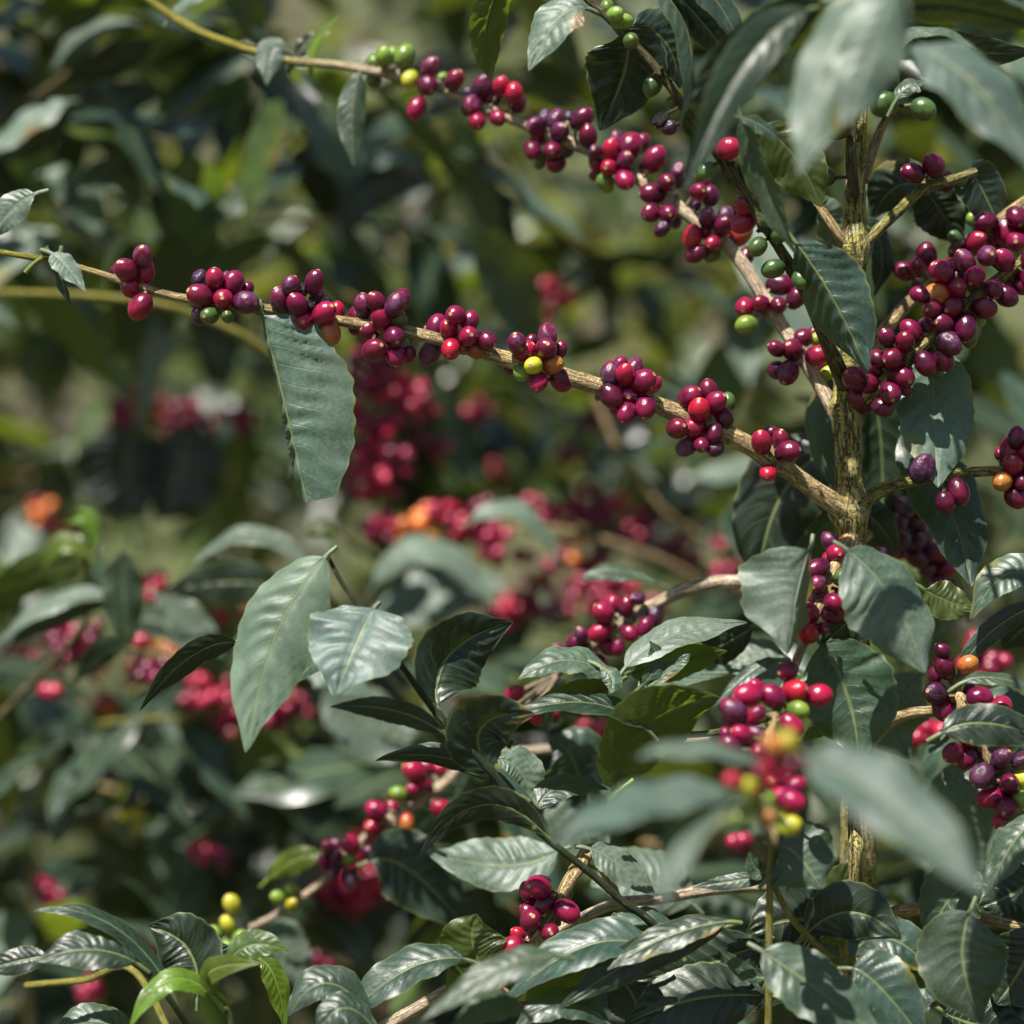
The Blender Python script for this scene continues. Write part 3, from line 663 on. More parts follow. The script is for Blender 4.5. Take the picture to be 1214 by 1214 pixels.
brG = T.branch([(1008, 800, 1.36, 8), (930, 842, 1.34, 5), (850, 868, 1.32, 4), (790, 868, 1.31, 4), (772, 845, 1.305, 3.5), (764, 826, 1.30, 3), (760, 805, 1.30, 2)], 'green', rough=0.05, step=0.004)
brR = T.branch([(1016, 900, 1.375, 9), (1050, 860, 1.35, 7.5), (1080, 846, 1.335, 7), (1110, 842, 1.32, 6.5), (1137, 826, 1.305, 6), (1142, 845, 1.295, 6.5), (1155, 868, 1.285, 7), (1172, 900, 1.28, 6.5), (1192, 935, 1.275, 6), (1208, 975, 1.27, 5.5), (1225, 1010, 1.27, 5)], 'twig', rough=0.12, step=0.003)
brL = T.branch([(1012, 1075, 1.385, 11), (975, 1060, 1.37, 8), (940, 1053, 1.36, 8), (900, 1050, 1.355, 7.5), (840, 1055, 1.35, 7), (780, 1066, 1.345, 6.5), (735, 1070, 1.34, 6.5), (690, 1088, 1.335, 6.5), (640, 1112, 1.33, 6.5), (570, 1150, 1.33, 7), (510, 1186, 1.33, 7), (440, 1226, 1.33, 7.5)], 'pale', rough=0.12, step=0.003)
brQ = T.branch([(735, 1072, 1.345, 4), (705, 1010, 1.31, 9), (688, 1025, 1.295, 9), (672, 1050, 1.288, 8), (655, 1085, 1.285, 6.5), (640, 1110, 1.285, 6), (622, 1138, 1.29, 5), (600, 1165, 1.30, 4), (575, 1190, 1.31, 4)], 'twig', rough=0.14, step=0.003)
brE = T.branch([(1016, 1082, 1.385, 12), (1050, 1082, 1.36, 8), (1085, 1078, 1.34, 7.5), (1120, 1078, 1.335, 7), (1165, 1088, 1.33, 6.5), (1230, 1105, 1.325, 6.5)], 'twig', rough=0.16, step=0.003)
brS = T.branch([(1016, 1300, 1.40, 9), (1005, 1180, 1.33, 8.5), (1008, 1110, 1.30, 8), (1011, 1060, 1.295, 8), (1014, 1010, 1.292, 8), (1013, 985, 1.30, 8), (1012, 950, 1.31, 6), (1010, 900, 1.325, 5)], 'trunk', [(1010, 1065), (1014, 1000)], rough=0.14, step=0.003)
brK = T.branch([(1012, 850, 1.37, 9), (930, 868, 1.43, 6), (800, 880, 1.48, 5.5), (690, 885, 1.51, 5.5), (600, 893, 1.52, 5.5), (550, 906, 1.52, 5.5), (528, 927, 1.51, 5.2), (490, 956, 1.505, 5.5), (440, 986, 1.50, 5.2), (388, 1040, 1.50, 4.8), (330, 1083, 1.50, 4.6), (300, 1098, 1.50, 4.2), (262, 1118, 1.50, 3.6), (235, 1132, 1.50, 3)], 'pale', rough=0.05, step=0.004)

# cherries, cluster by cluster
W = (120, 280, 200)
cherries(br1, W, [(300,148,74,'p',305,95),(180,245,80,'d',148,205),(318,252,68,'R'),(218,372,78,'r',188,355),(282,508,76,'r'),(100,250,-35,'d')], node=(172,345))
cherries(br1, W, [(818,305,66,'r',818,240),(945,340,82,'r'),(720,432,82,'d',660,405),(880,455,78,'r',882,452),(1040,478,82,'p',1100,485),(705,300,-52,'b'),(710,355,-55,'p'),(1055,375,-48,'d'),(1125,505,-60,'d'),(715,565,-70,'b'),(780,568,64,'G',755,580),(910,575,46,'G',910,565),(905,300,-42,'b'),(660,480,-35,'g')], node=(265,358))
W = (310, 290, 200)
cherries(br1, W, [(210,298,70,'p'),(140,398,76,'p'),(282,335,56,'k'),(382,270,72,'d',405,205),(410,350,-42,'d'),(260,432,72,'r',232,380),(375,432,52,'k'),(465,415,-45,'k'),(452,498,80,'R',495,460),(545,480,-60,'R'),(312,548,72,'R',308,562),(500,630,74,'o'),(415,645,-50,'r'),(190,528,-45,'r')], node=(365,375))
cherries(br1, W, [(735,440,72,'p'),(825,412,70,'d',795,366),(965,435,75,'p'),(1015,395,-62,'d'),(705,530,-70,'d'),(862,535,72,'R',850,488),(985,535,60,'G'),(785,620,74,'d',728,608),(955,665,72,'d',975,698),(808,762,78,'d',850,738),(965,795,72,'r'),(1045,792,-64,'r'),(672,605,-48,'d')], node=(456,390))
W = (490, 310, 200)
cherries(br1, W, [(305,388,66,'r',278,385),(408,430,62,'r'),(165,470,-72,'r'),(258,487,74,'r',243,455),(393,540,76,'r',415,535),(525,565,68,'d',572,592),(272,630,70,'R',258,672),(440,637,56,'o'),(122,655,-74,'b'),(100,485,-35,'d')], node=(545,408))
cherries(br1, W, [(745,590,70,'p'),(850,580,-48,'d'),(805,655,76,'R'),(965,535,72,'p'),(955,628,74,'d',963,605),(1060,632,-50,'d'),(865,750,66,'y',848,752),(782,797,62,'g'),(1003,745,74,'o',1045,735),(900,868,72,'R',890,912),(1060,852,74,'r'),(690,760,-45,'b')], node=(640,440))
W = (690, 400, 200)
cherries(br1, W, [(208,265,72,'p'),(275,190,-50,'r'),(312,270,70,'R',308,222),(375,215,-62,'p'),(440,318,80,'r',497,280),(510,345,-60,'r'),(205,420,74,'d'),(342,415,74,'d',333,430),(322,540,68,'r',295,588),(458,502,70,'r'),(250,500,-45,'d'),(118,425,-25,'G')], node=(750,470))
cherries(br1, W, [(775,430,78,'r'),(912,390,70,'d'),(845,525,76,'R',838,462),(955,470,74,'r',1000,432),(1052,462,-50,'G'),(1015,580,78,'d'),(685,655,70,'d',718,640),(815,650,78,'r',770,655),(955,690,62,'d'),(858,770,56,'d',862,795),(755,785,66,'b'),(960,800,58,'b'),(715,490,-32,'r')], node=(835,503))
cherries(br1, (870,470,200), [(200,330,76,'r',185,272),(262,265,-50,'d'),(335,315,60,'d'),(388,397,74,'d',445,385),(248,550,66,'R',232,575)], node=(915,543))
W = (420, 30, 200)
cherries(br2, W, [(215,230,60,'g'),(360,222,66,'g'),(140,260,-50,'g'),(270,215,-45,'g'),(400,385,66,'y'),(140,390,-50,'G')], node=(462,88))
cherries(br2, W, [(545,305,62,'p'),(525,430,72,'d'),(720,395,66,'d'),(450,598,66,'R'),(635,375,-35,'g')], node=(512,102))
cherries(br2, W, [(825,490,-45,'b'),(920,435,62,'p'),(1055,435,56,'R'),(985,515,74,'d'),(850,570,72,'p'),(1150,490,66,'R'),(1170,555,68,'r'),(885,690,60,'r'),(1030,668,62,'r'),(810,610,-42,'d')], node=(578,128))
W = (600, 100, 200)
cherries(br2, W, [(215,295,62,'p'),(280,240,-52,'b'),(355,250,62,'p'),(450,230,-42,'b'),(545,250,72,'d'),(240,355,66,'d'),(385,345,70,'p',410,318),(590,375,70,'d'),(190,470,62,'d'),(335,475,66,'d',330,500),(360,570,64,'d'),(250,550,-50,'G'),(440,470,-52,'b')], node=(662,165))
cherries(br2, W, [(640,490,60,'b'),(755,470,68,'R'),(795,405,-56,'p'),(895,445,82,'r'),(965,430,66,'d'),(655,555,62,'r'),(742,600,62,'r',718,610),(862,550,64,'p',875,520),(855,685,68,'R',870,728),(1070,540,80,'r'),(715,708,66,'g'),(650,650,-42,'d'),(985,592,-30,'r')], node=(738,202))
W = (740, 150, 200)
cherries(br2, W, [(305,405,66,'d'),(385,325,-52,'p'),(395,390,-48,'b'),(212,485,76,'d'),(195,620,70,'d',150,650),(315,625,62,'d',322,640),(275,735,55,'b'),(375,690,-42,'b'),(530,470,66,'d',555,470),(620,500,68,'d'),(560,395,-60,'d'),(520,560,-45,'b')], node=(798,243))
cherries(br2, W, [(600,660,62,'p'),(725,640,-64,'p'),(712,715,70,'d',718,680),(597,748,56,'r'),(490,795,74,'R'),(640,840,60,'r',610,860),(520,915,60,'d'),(750,840,-50,'d'),(630,930,48,'G'),(835,770,-78,'o'),(880,930,-60,'d')], node=(845,280))
W = (850, 280, 200)
cherries(br2, W, [(455,350,-72,'d'),(575,440,-66,'d'),(205,510,76,'r'),(315,487,66,'d',292,465),(443,495,62,'d',437,495),(215,640,66,'g')], node=(915,368))
cherries(br2, W, [(605,740,74,'d'),(430,810,64,'d',375,785),(545,820,72,'d',510,790),(720,860,74,'r',775,855),(800,860,-58,'r'),(720,740,-52,'y'),(690,700,-42,'d'),(435,965,62,'d'),(515,980,74,'d',485,1035),(800,985,-50,'y'),(740,950,-40,'d')], node=(950,422))
W = (740, 150, 200)
cherries(br3, W, [(750,160,74,'R'),(595,318,56,'G'),(540,350,-48,'G')], node=(863,205))
cherries(br3, W, [(870,560,-72,'R'),(1035,570,-66,'R'),(1030,530,-50,'o'),(865,685,-78,'R'),(1055,670,58,'G'),(1115,780,62,'G',1135,765),(960,865,66,'G'),(1135,680,-32,'d')], node=(905,268))
cherries(br3, (850,280,200), [(405,235,64,'G'),(600,310,58,'G')], node=(940,322))
cherries(br3, (0,0,1214), [(729,17,9,'g'),(737,26,9.5,'g'),(748,49,9,'G'),(720,8,-8,'g')], node=(735,32))
cherries(br3, (0,0,1214), [(774,101,-10.5,'G'),(797,122,-8,'G'),(783,142,9,'k'),(793,151,-9,'b')], node=(786,92))
W = (1014, 160, 200)
cherries(brU, W, [(415,275,74,'d'),(565,222,76,'d'),(650,335,-74,'d')], node=(1096,222))
cherries(brB, W, [(515,870,74,'d'),(355,980,66,'d'),(450,955,66,'d',432,932),(440,1080,-48,'d'),(745,850,68,'d'),(865,780,82,'r',880,745),(940,630,74,'d'),(1000,590,-48,'d'),(985,750,-58,'d'),(1085,700,84,'r'),(1155,590,70,'d'),(1160,770,70,'r',1140,775),(1060,820,-48,'r'),(840,610,-40,'g'),(715,740,-48,'G'),(1235,660,66,'d'),(1225,560,60,'d'),(1290,620,70,'r')], node=(1150,292))
cherries(brF, W, [(620,990,84,'r',562,945),(700,940,-60,'d'),(790,910,74,'p'),(950,870,70,'p',962,865),(1075,900,66,'r'),(860,1020,72,'r',825,1065),(750,1030,-50,'b'),(730,1100,76,'r',725,1095),(465,1150,62,'r'),(585,1150,78,'o'),(1000,1110,66,'d'),(1085,1160,74,'d'),(1190,980,-56,'d'),(1185,1090,-54,'d'),(1100,1020,-60,'d'),(1260,900,70,'d'),(1270,1040,70,'r')], node=(1165,345))
W = (990, 320, 200)
cherries(brF, W, [(700,280,75,'d',655,290),(850,262,78,'d'),(960,270,-62,'r'),(1070,275,74,'d'),(780,390,80,'d',730,385),(940,415,80,'d'),(820,525,80,'b'),(1020,370,-50,'g'),(960,490,-60,'G')], node=(1128,380))
cherries(brF, W, [(372,490,66,'d'),(505,515,74,'d',490,478),(550,440,72,'r'),(660,405,-55,'p'),(310,640,66,'d'),(425,635,78,'d',362,650),(650,675,78,'d'),(780,650,74,'d'),(480,765,80,'d'),(500,860,-42,'d'),(730,735,-42,'G'),(300,720,-55,'d'),(700,560,-60,'b')], node=(1072,428))
cherries(brF, W, [(140,785,82,'d',90,750),(250,825,74,'d',222,805),(400,880,74,'d'),(185,940,84,'d'),(340,990,66,'d'),(125,890,-46,'d'),(300,860,-60,'b')], node=(1030,472))
W = (1014, 500, 200)
cherries(brM, W, [(480,335,78,'b'),(520,230,-52,'b'),(648,582,70,'d'),(745,500,78,'d')], node=(1115,565))
cherries(brM, W, [(1160,115,60,'d'),(1120,205,76,'r'),(1135,310,74,'r',1120,268),(1060,430,70,'o',1030,440),(1190,430,60,'d'),(1155,545,74,'d'),(1040,230,-42,'r'),(1240,220,70,'r'),(1260,340,72,'d'),(1250,500,70,'d')], node=(1205,557))
cherries(brD, W, [(360,610,72,'b'),(310,730,62,'b'),(470,640,52,'d'),(420,700,60,'b'),(470,770,52,'d'),(240,850,-70,'b'),(330,850,70,'b'),(130,860,-60,'b'),(440,860,66,'b'),(550,940,66,'d'),(600,960,62,'r'),(660,1060,56,'r'),(440,980,66,'d'),(520,1060,62,'d'),(600,1140,66,'d'),(330,950,-42,'r'),(690,1200,50,'r'),(230,930,-60,'b'),(390,780,-60,'b'),(500,850,-60,'b')], node=(1090,650))
W = (870, 610, 200)
cherries(brC, W, [(700,200,62,'p'),(795,215,-60,'o'),(735,275,66,'R',745,280),(680,330,-50,'R'),(600,390,76,'d'),(855,430,66,'r'),(770,455,56,'G'),(830,470,-45,'r'),(605,500,62,'p'),(600,590,70,'r'),(500,570,-60,'r'),(715,630,60,'r'),(775,640,-52,'r'),(870,585,78,'R'),(545,710,66,'r',530,690),(715,715,74,'d'),(640,820,50,'d'),(537,855,74,'R'),(720,520,-42,'R')], node=(978,705))
W = (830, 770, 200)
cherries(brC, W, [(630,155,68,'r'),(350,325,84,'R'),(410,280,-60,'R'),(525,340,78,'r'),(675,300,84,'R'),(855,330,84,'R'),(700,390,-60,'r'),(705,435,66,'g'),(240,430,78,'p'),(250,510,80,'p'),(395,475,60,'r'),(660,545,74,'R')], node=(925,830))
cherries(brC, W, [(300,610,72,'R'),(215,690,66,'d'),(350,690,70,'d'),(395,610,60,'p'),(185,600,-42,'r'),(530,690,74,'o'),(610,690,78,'y'),(640,730,-60,'o'),(500,850,72,'R'),(505,960,66,'R'),(620,950,60,'d')], node=(908,890))
cherries(brC, W, [(240,945,66,'R'),(340,985,66,'y'),(655,1085,74,'R'),(470,1085,75,'g'),(330,1150,60,'g'),(400,1130,-60,'g'),(620,1160,-60,'o'),(480,1210,60,'o'),(640,1270,74,'y'),(560,1230,-60,'y'),(280,1210,56,'g')], node=(910,950))
cherries(brC, (830, 770, 200), [(430,740,66,'r'),(560,800,66,'R'),(430,880,-62,'r'),(580,880,-66,'R'),(690,830,60,'d'),(440,1010,62,'o'),(560,1060,66,'R'),(370,1080,-60,'y'),(520,1120,-64,'g'),(690,980,60,'R'),(450,760,-60,'o')], node=(908,915))
W = (1014, 740, 200)
cherries(brR, W, [(630,190,54,'d'),(640,305,80,'d'),(580,365,-52,'d'),(580,495,80,'b'),(645,595,86,'d'),(808,290,70,'o')], node=(1138,822))
cherries(brR, W, [(895,530,80,'r'),(820,480,-52,'d'),(1045,610,82,'r'),(980,690,80,'R',1035,705),(830,650,-45,'b')], node=(1150,860))
cherries(brR, W, [(820,820,62,'d'),(700,925,68,'r'),(795,960,78,'d'),(910,920,80,'b'),(915,1090,82,'b'),(1010,850,-62,'b'),(1050,970,70,'b'),(1195,980,62,'b'),(1060,1110,60,'G'),(1110,1155,72,'d',1105,1120),(1205,1110,68,'y'),(1110,1030,-52,'b'),(977,1250,78,'R'),(1092,1318,76,'d',1060,1340),(1085,1430,84,'R'),(1210,1260,66,'g'),(1170,1380,-60,'o')], node=(1185,920))
W = (580, 680, 200)
cherries(brP, W, [(820,285,72,'r'),(890,220,-56,'r'),(910,270,-48,'d'),(985,235,62,'d'),(1070,180,48,'b'),(805,420,74,'R',740,450),(1010,425,60,'r'),(1125,380,62,'r'),(930,530,50,'r'),(1190,310,60,'b'),(960,300,-50,'b'),(855,520,60,'r')], node=(742,735))
cherries(brP, W, [(665,440,58,'p'),(630,500,66,'d'),(510,555,48,'p'),(570,590,56,'p'),(690,585,68,'d'),(800,630,46,'r'),(760,530,-42,'p'),(740,620,-50,'d')], node=(690,775))
cherries(brP, W, [(190,860,62,'R'),(140,900,-52,'r'),(205,1005,62,'r'),(260,1000,-42,'b'),(335,1030,50,'R'),(405,1040,50,'G'),(470,1020,-42,'r'),(75,1040,-42,'r')], node=(662,798))
W = (540, 1010, 200)
cherries(brQ, W, [(600,250,88,'r',545,235),(535,295,-66,'d'),(643,370,66,'d',600,415),(803,427,82,'r',860,468),(800,300,-45,'G'),(725,490,-42,'b')], node=(662,1072))
cherries(brQ, W, [(540,495,80,'d',552,457),(530,440,-60,'d'),(680,580,72,'d',687,570),(450,590,-52,'R'),(410,685,84,'r',340,740),(520,630,-42,'d')], node=(635,1115))
cherries(brQ, W, [(205,1025,70,'d'),(295,935,-52,'r'),(450,1080,54,'d')], node=(585,1180))
W = (370, 890, 200)
cherries(brK, W, [(735,150,72,'r'),(830,120,-52,'r'),(925,130,-52,'R'),(803,238,54,'r'),(725,280,48,'r'),(935,420,70,'R')], node=(518,935))
cherries(brK, W, [(620,310,50,'g'),(460,430,72,'R'),(440,550,68,'R'),(580,405,-42,'r'),(515,615,55,'G'),(680,520,52,'o')], node=(468,970))
cherries(brK, W, [(275,675,66,'r'),(115,700,44,'d'),(165,670,-42,'p'),(80,800,46,'d'),(170,755,46,'b'),(265,780,44,'g'),(415,730,50,'d'),(155,870,54,'b'),(280,920,54,'b')], node=(405,1020))
W = (220, 980, 200)
cherries(brK, W, [(670,505,46,'g'),(765,450,46,'g'),(765,560,50,'y')], node=(348,1070))
cherries(brK, W, [(335,560,66,'y'),(305,705,58,'y'),(210,770,46,'g'),(110,770,44,'g'),(385,800,50,'g'),(290,860,46,'g')], node=(285,1106))
cherries(brX, (794,0,420), [(735,355,40,'G'),(868,375,40,'G'),(680,320,34,'G'),(740,260,42,'G'),(700,220,-32,'G')], node=(1052,122))
cherries(brW, (794,0,420), [(570,440,38,'G'),(530,605,-32,'G'),(780,50,34,'G'),(840,20,-30,'G'),(800,170,34,'G')], node=(1018,130))

# leaves of the tree: class, base, middle, tip (photo pixels), half width, depth, depth gain, upper side
CAMN = (0, -1, 0.35)
# hanging leaf under the long branch; its left half folds away
leaf(br1,'p',(309,374),(334,478),(362,596),76,1.298,-0.01,(-0.70,-0.72,0.10),-40,blunt=True,bulge=1.9,wave=0.25,label='broad leaf, dust and sheen in its colour, hanging alone, folded along its midrib')
leaf(br1,'p',(62,300),(78,315),(101,346),16,1.315,-0.01,(0.4,-0.8,0.4),5)
leaf(br1,'d',(70,310),(74,335),(84,360),10,1.325,0.0,(-0.5,-0.6,0.1),20)
leaf(br1,'y',(44,308),(52,300),(57,290),5,1.322,0,(0,-0.7,0.7))
leaf(br1,'p',(40,230),(12,250),(-14,285),20,1.34,0,(0.2,-0.8,0.5),5)
# upper long branch
leaf(br2,'p',(338,58),(322,62),(316,101),18,1.47,-0.01,(0.2,-0.8,0.4),5)
leaf(br2,'y',(368,72),(378,45),(402,18),11,1.47,0,(-0.4,-0.7,0.4))
leaf(br2,'d',(352,68),(362,52),(376,38),10,1.475,0,(0.4,-0.6,0.5))
leaf(br2,'n',(427,86),(418,135),(420,197),17,1.45,-0.01,(0.25,-0.95,0.1),-12)
leaf(br2,'p',(205,15),(235,-5),(290,-25),16,1.5,0,(0,-0.5,0.8))
# leaves of the thin branch
leaf(br3,'t',(606,-36),(578,28),(583,96),24,1.30,0.02,(0.3,-0.9,-0.3),5)
leaf(br3,'p',(694,8),(662,22),(627,84),32,1.265,-0.01,(-0.2,-0.85,0.45),8)
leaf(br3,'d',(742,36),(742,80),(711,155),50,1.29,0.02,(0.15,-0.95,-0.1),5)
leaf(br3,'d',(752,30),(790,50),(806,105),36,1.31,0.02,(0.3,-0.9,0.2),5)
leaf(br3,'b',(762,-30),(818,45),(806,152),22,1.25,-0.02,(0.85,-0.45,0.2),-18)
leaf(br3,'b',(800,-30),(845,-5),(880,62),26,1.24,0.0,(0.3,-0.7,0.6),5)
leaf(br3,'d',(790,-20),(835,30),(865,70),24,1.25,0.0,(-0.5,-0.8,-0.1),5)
leaf(br3,'n',(878,142),(908,215),(944,302),26,1.225,-0.01,(-0.85,-0.5,0.1),25)
leaf(br3,'t',(905,150),(945,190),(974,246),34,1.26,0.0,(-0.2,-0.95,0.1),5)
leaf(br3,'b',(876,138),(905,150),(925,168),16,1.215,0.0,(0.1,-0.6,0.8),5)
leaf(br3,'b',(944,290),(985,352),(1029,440),50,1.27,-0.01,(-0.6,-0.8,0.2),-34,bulge=1.7)
leaf(brV,'p',(970,240),(985,262),(1000,300),24,1.35,0.02,(0,-0.9,0.4),5)
# near leaves at the upper edge
leaf(brN,'p',(1050,-40),(990,70),(948,208),46,1.03,-0.02,(-0.15,-0.9,0.4),-6,bulge=0.8)
leaf(brN,'p',(1062,-30),(1035,60),(998,150),40,1.02,-0.02,(0.15,-0.95,0.3),-6,bulge=0.8)
leaf(brW,'b',(955,12),(880,80),(812,226),30,1.10,-0.03,(0.55,-0.62,0.55),20,bulge=0.8)
leaf(brW,'d',(975,5),(890,55),(812,128),34,1.14,-0.02,(-0.2,-0.75,-0.6),5)
leaf(brX,'q',(1074,60),(1145,90),(1238,218),54,1.07,-0.04,(0.25,-0.75,0.55),4,bulge=1.2)
leaf(brX,'d',(1060,10),(1140,8),(1250,38),34,1.15,-0.02,(0,-0.55,-0.8),4)
leaf(brX,'p',(1052,70),(1095,35),(1158,58),18,1.24,0.0,(0,-0.5,0.85),4)
leaf(brX,'d',(1060,30),(1130,60),(1230,60),26,1.26,0.02,(0,-0.8,-0.4),4)
leaf(brX,'n',(1062,118),(1085,100),(1115,112),15,1.33,0.0,(0,-0.6,0.8),4)
leaf(brX,'b',(1040,-10),(1120,-12),(1230,10),24,1.2,0.0,(0,-0.5,0.85),4)
# right side
leaf(brU,'d',(1100,222),(1062,222),(1034,260),34,1.375,0.02,(0.2,-0.95,0.1),3)
leaf(brU,'d',(1098,226),(1115,250),(1143,292),30,1.38,0.01,(-0.3,-0.92,0.1),3)
leaf(brU,'b',(1120,255),(1140,272),(1165,285),22,1.40,0.01,(0,-0.7,0.7),3)
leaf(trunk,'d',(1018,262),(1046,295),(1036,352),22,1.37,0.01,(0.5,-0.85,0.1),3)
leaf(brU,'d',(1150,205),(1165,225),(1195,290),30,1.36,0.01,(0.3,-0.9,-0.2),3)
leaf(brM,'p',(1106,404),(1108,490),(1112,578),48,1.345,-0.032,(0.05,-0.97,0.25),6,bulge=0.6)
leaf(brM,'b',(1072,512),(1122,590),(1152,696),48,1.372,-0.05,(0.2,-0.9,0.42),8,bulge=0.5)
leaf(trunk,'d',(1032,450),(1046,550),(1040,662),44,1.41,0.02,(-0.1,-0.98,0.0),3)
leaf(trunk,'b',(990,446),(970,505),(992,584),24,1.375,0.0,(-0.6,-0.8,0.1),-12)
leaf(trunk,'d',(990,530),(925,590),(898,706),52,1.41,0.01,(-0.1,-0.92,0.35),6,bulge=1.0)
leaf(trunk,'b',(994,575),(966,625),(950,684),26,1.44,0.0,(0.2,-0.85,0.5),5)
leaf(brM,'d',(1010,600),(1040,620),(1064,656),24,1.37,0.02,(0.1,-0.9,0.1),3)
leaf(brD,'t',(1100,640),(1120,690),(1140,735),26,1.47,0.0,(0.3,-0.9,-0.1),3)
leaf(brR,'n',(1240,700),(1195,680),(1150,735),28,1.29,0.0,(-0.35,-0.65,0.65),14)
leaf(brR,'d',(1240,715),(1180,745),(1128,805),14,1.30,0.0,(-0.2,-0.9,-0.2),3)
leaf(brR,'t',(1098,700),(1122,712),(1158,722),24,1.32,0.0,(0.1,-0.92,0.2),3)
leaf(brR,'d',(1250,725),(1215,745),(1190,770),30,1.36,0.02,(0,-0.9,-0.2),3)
# the pair hanging below the trunk's branching
leaf(brC,'p',(962,652),(948,705),(934,776),70,1.235,-0.015,(0.62,-0.78,0.1),-34,bulge=0.6)
leaf(brC,'p',(1006,652),(1060,712),(1097,798),56,1.23,-0.01,(0.12,-0.88,0.45),-10,bulge=1.2)
leaf(brC,'d',(1068,712),(1025,725),(972,768),36,1.28,0.0,(-0.1,-0.92,-0.2),3)
leaf(brC,'n',(974,764),(1005,825),(1018,902),60,1.275,-0.01,(0.0,-0.96,0.3),5,bulge=0.6)
leaf(brC,'b',(918,782),(888,798),(846,838),11,1.245,-0.01,(-0.2,-0.6,0.75),5)
# near tip leaves, out of focus
leaf(brC,'q',(958,896),(1054,952),(1172,1064),52,0.93,-0.05,(0.12,-0.80,0.6),14,bulge=0.7)
leaf(brC,'q',(862,938),(765,948),(655,998),36,0.95,-0.04,(-0.05,-0.55,0.85),8,bulge=0.7)
leaf(brC,'q',(905,905),(830,885),(755,898),22,0.98,-0.02,(0,-0.5,0.85),4)
leaf(brC,'q',(866,952),(815,985),(786,1078),28,0.95,-0.04,(-0.5,-0.75,0.45),5,bulge=0.5)
leaf(brC,'w',(858,965),(835,990),(806,1030),10,0.965,-0.03,(-0.3,-0.9,0.3),3)
leaf(brC,'t',(850,985),(895,960),(940,985),16,1.05,0.0,(0,-0.8,0.5),3)
# leafy twig in the middle
leaf(brG,'t',(728,936),(768,862),(856,828),52,1.275,0.0,(0.45,-0.8,-0.35),4)
leaf(brG,'p',(722,800),(670,782),(614,806),27,1.285,-0.01,(0.0,-0.62,0.78),10)
leaf(brG,'t',(726,812),(680,826),(632,832),20,1.30,-0.01,(0.0,-0.85,-0.35),3)
leaf(brG,'b',(766,862),(690,832),(588,852),24,1.275,-0.01,(0.0,-0.55,0.82),10)
leaf(brG,'p',(742,790),(800,752),(886,738),26,1.295,0.02,(-0.1,-0.6,0.8),8)
leaf(brG,'t',(748,798),(800,785),(862,772),24,1.31,0.02,(0.1,-0.9,-0.2),3)
leaf(brG,'n',(712,790),(726,805),(722,822),12,1.28,-0.01,(0.1,-0.8,0.6),3)
leaf(brG,'n',(762,812),(778,785),(770,760),13,1.295,0.0,(0.2,-0.85,0.3),8)
leaf(brG,'n',(764,818),(800,790),(818,775),9,1.295,0.0,(0.1,-0.8,0.6),8)
leaf(brG,'p',(760,820),(800,800),(880,795),18,1.35,0.02,(0.1,-0.8,0.6),8)
# lower tangle
leaf(brQ,'t',(576,1152),(560,1118),(566,1084),41,1.275,0.0,(-0.1,-0.95,-0.15),3)
leaf(brQ,'t',(578,1150),(555,1165),(530,1185),29,1.28,0.0,(-0.1,-0.9,-0.3),3)
leaf(brQ,'b',(548,1136),(480,1150),(402,1214),31,1.265,-0.01,(-0.05,-0.6,0.8),10)
leaf(brL,'b',(770,1122),(690,1122),(598,1188),36,1.255,-0.01,(-0.1,-0.62,0.78),14)
leaf(brL,'t',(772,1128),(690,1150),(575,1196),20,1.265,-0.01,(0.0,-0.9,-0.3),3)
leaf(brL,'n',(660,1132),(590,1150),(500,1210),22,1.15,-0.02,(-0.05,-0.55,0.82),5)
leaf(brL,'n',(620,1195),(585,1190),(530,1225),26,1.16,-0.02,(-0.05,-0.6,0.8),5)
leaf(brL,'b',(720,1212),(665,1188),(608,1222),24,1.25,-0.01,(0.0,-0.65,0.75),5,bulge=0.9)
leaf(brL,'b',(798,1098),(745,1096),(692,1128),26,1.29,-0.01,(0,-0.62,0.78),5)
leaf(brL,'d',(856,1100),(760,1135),(664,1194),24,1.25,-0.01,(0.1,-0.9,0.1),5)
leaf(brL,'d',(860,1092),(790,1110),(720,1150),22,1.245,-0.01,(0.0,-0.5,0.85),5)
leaf(brL,'d',(900,1120),(830,1145),(740,1165),41,1.28,0.0,(0.05,-0.9,0.1),3)
leaf(brL,'d',(905,1180),(820,1185),(740,1215),43,1.27,0.0,(0.05,-0.85,0.4),3)
leaf(brL,'p',(700,1006),(735,1025),(778,1062),24,1.29,0.0,(-0.1,-0.7,0.7),5)
leaf(brL,'d',(720,1150),(750,1180),(760,1225),36,1.36,0.0,(-0.1,-0.8,0.5),5)
leaf(brL,'p',(660,1010),(590,1025),(500,1006),36,1.39,0.0,(0,-0.75,0.65),8,bulge=1.0)
leaf(brL,'b',(690,960),(680,900),(650,880),48,1.42,0.0,(0,-0.85,0.5),5)
leaf(brL,'p',(720,900),(690,960),(720,1030),48,1.42,0.0,(0,-0.85,0.5),5)
leaf(brL,'p',(820,1070),(760,1040),(700,1050),48,1.40,0.0,(0,-0.8,0.6),5)
leaf(brS,'n',(905,1128),(968,1172),(1052,1236),41,1.21,-0.02,(0.0,-0.85,0.52),6,bulge=0.8)
leaf(brS,'t',(1012,1118),(998,1070),(1006,1022),48,1.335,0.0,(0.05,-0.97,-0.1),8)
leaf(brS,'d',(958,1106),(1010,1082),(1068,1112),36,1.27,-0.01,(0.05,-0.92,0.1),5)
leaf(brS,'b',(1008,1132),(1055,1112),(1112,1160),36,1.265,-0.01,(0.0,-0.72,0.7),5,bulge=1.0)
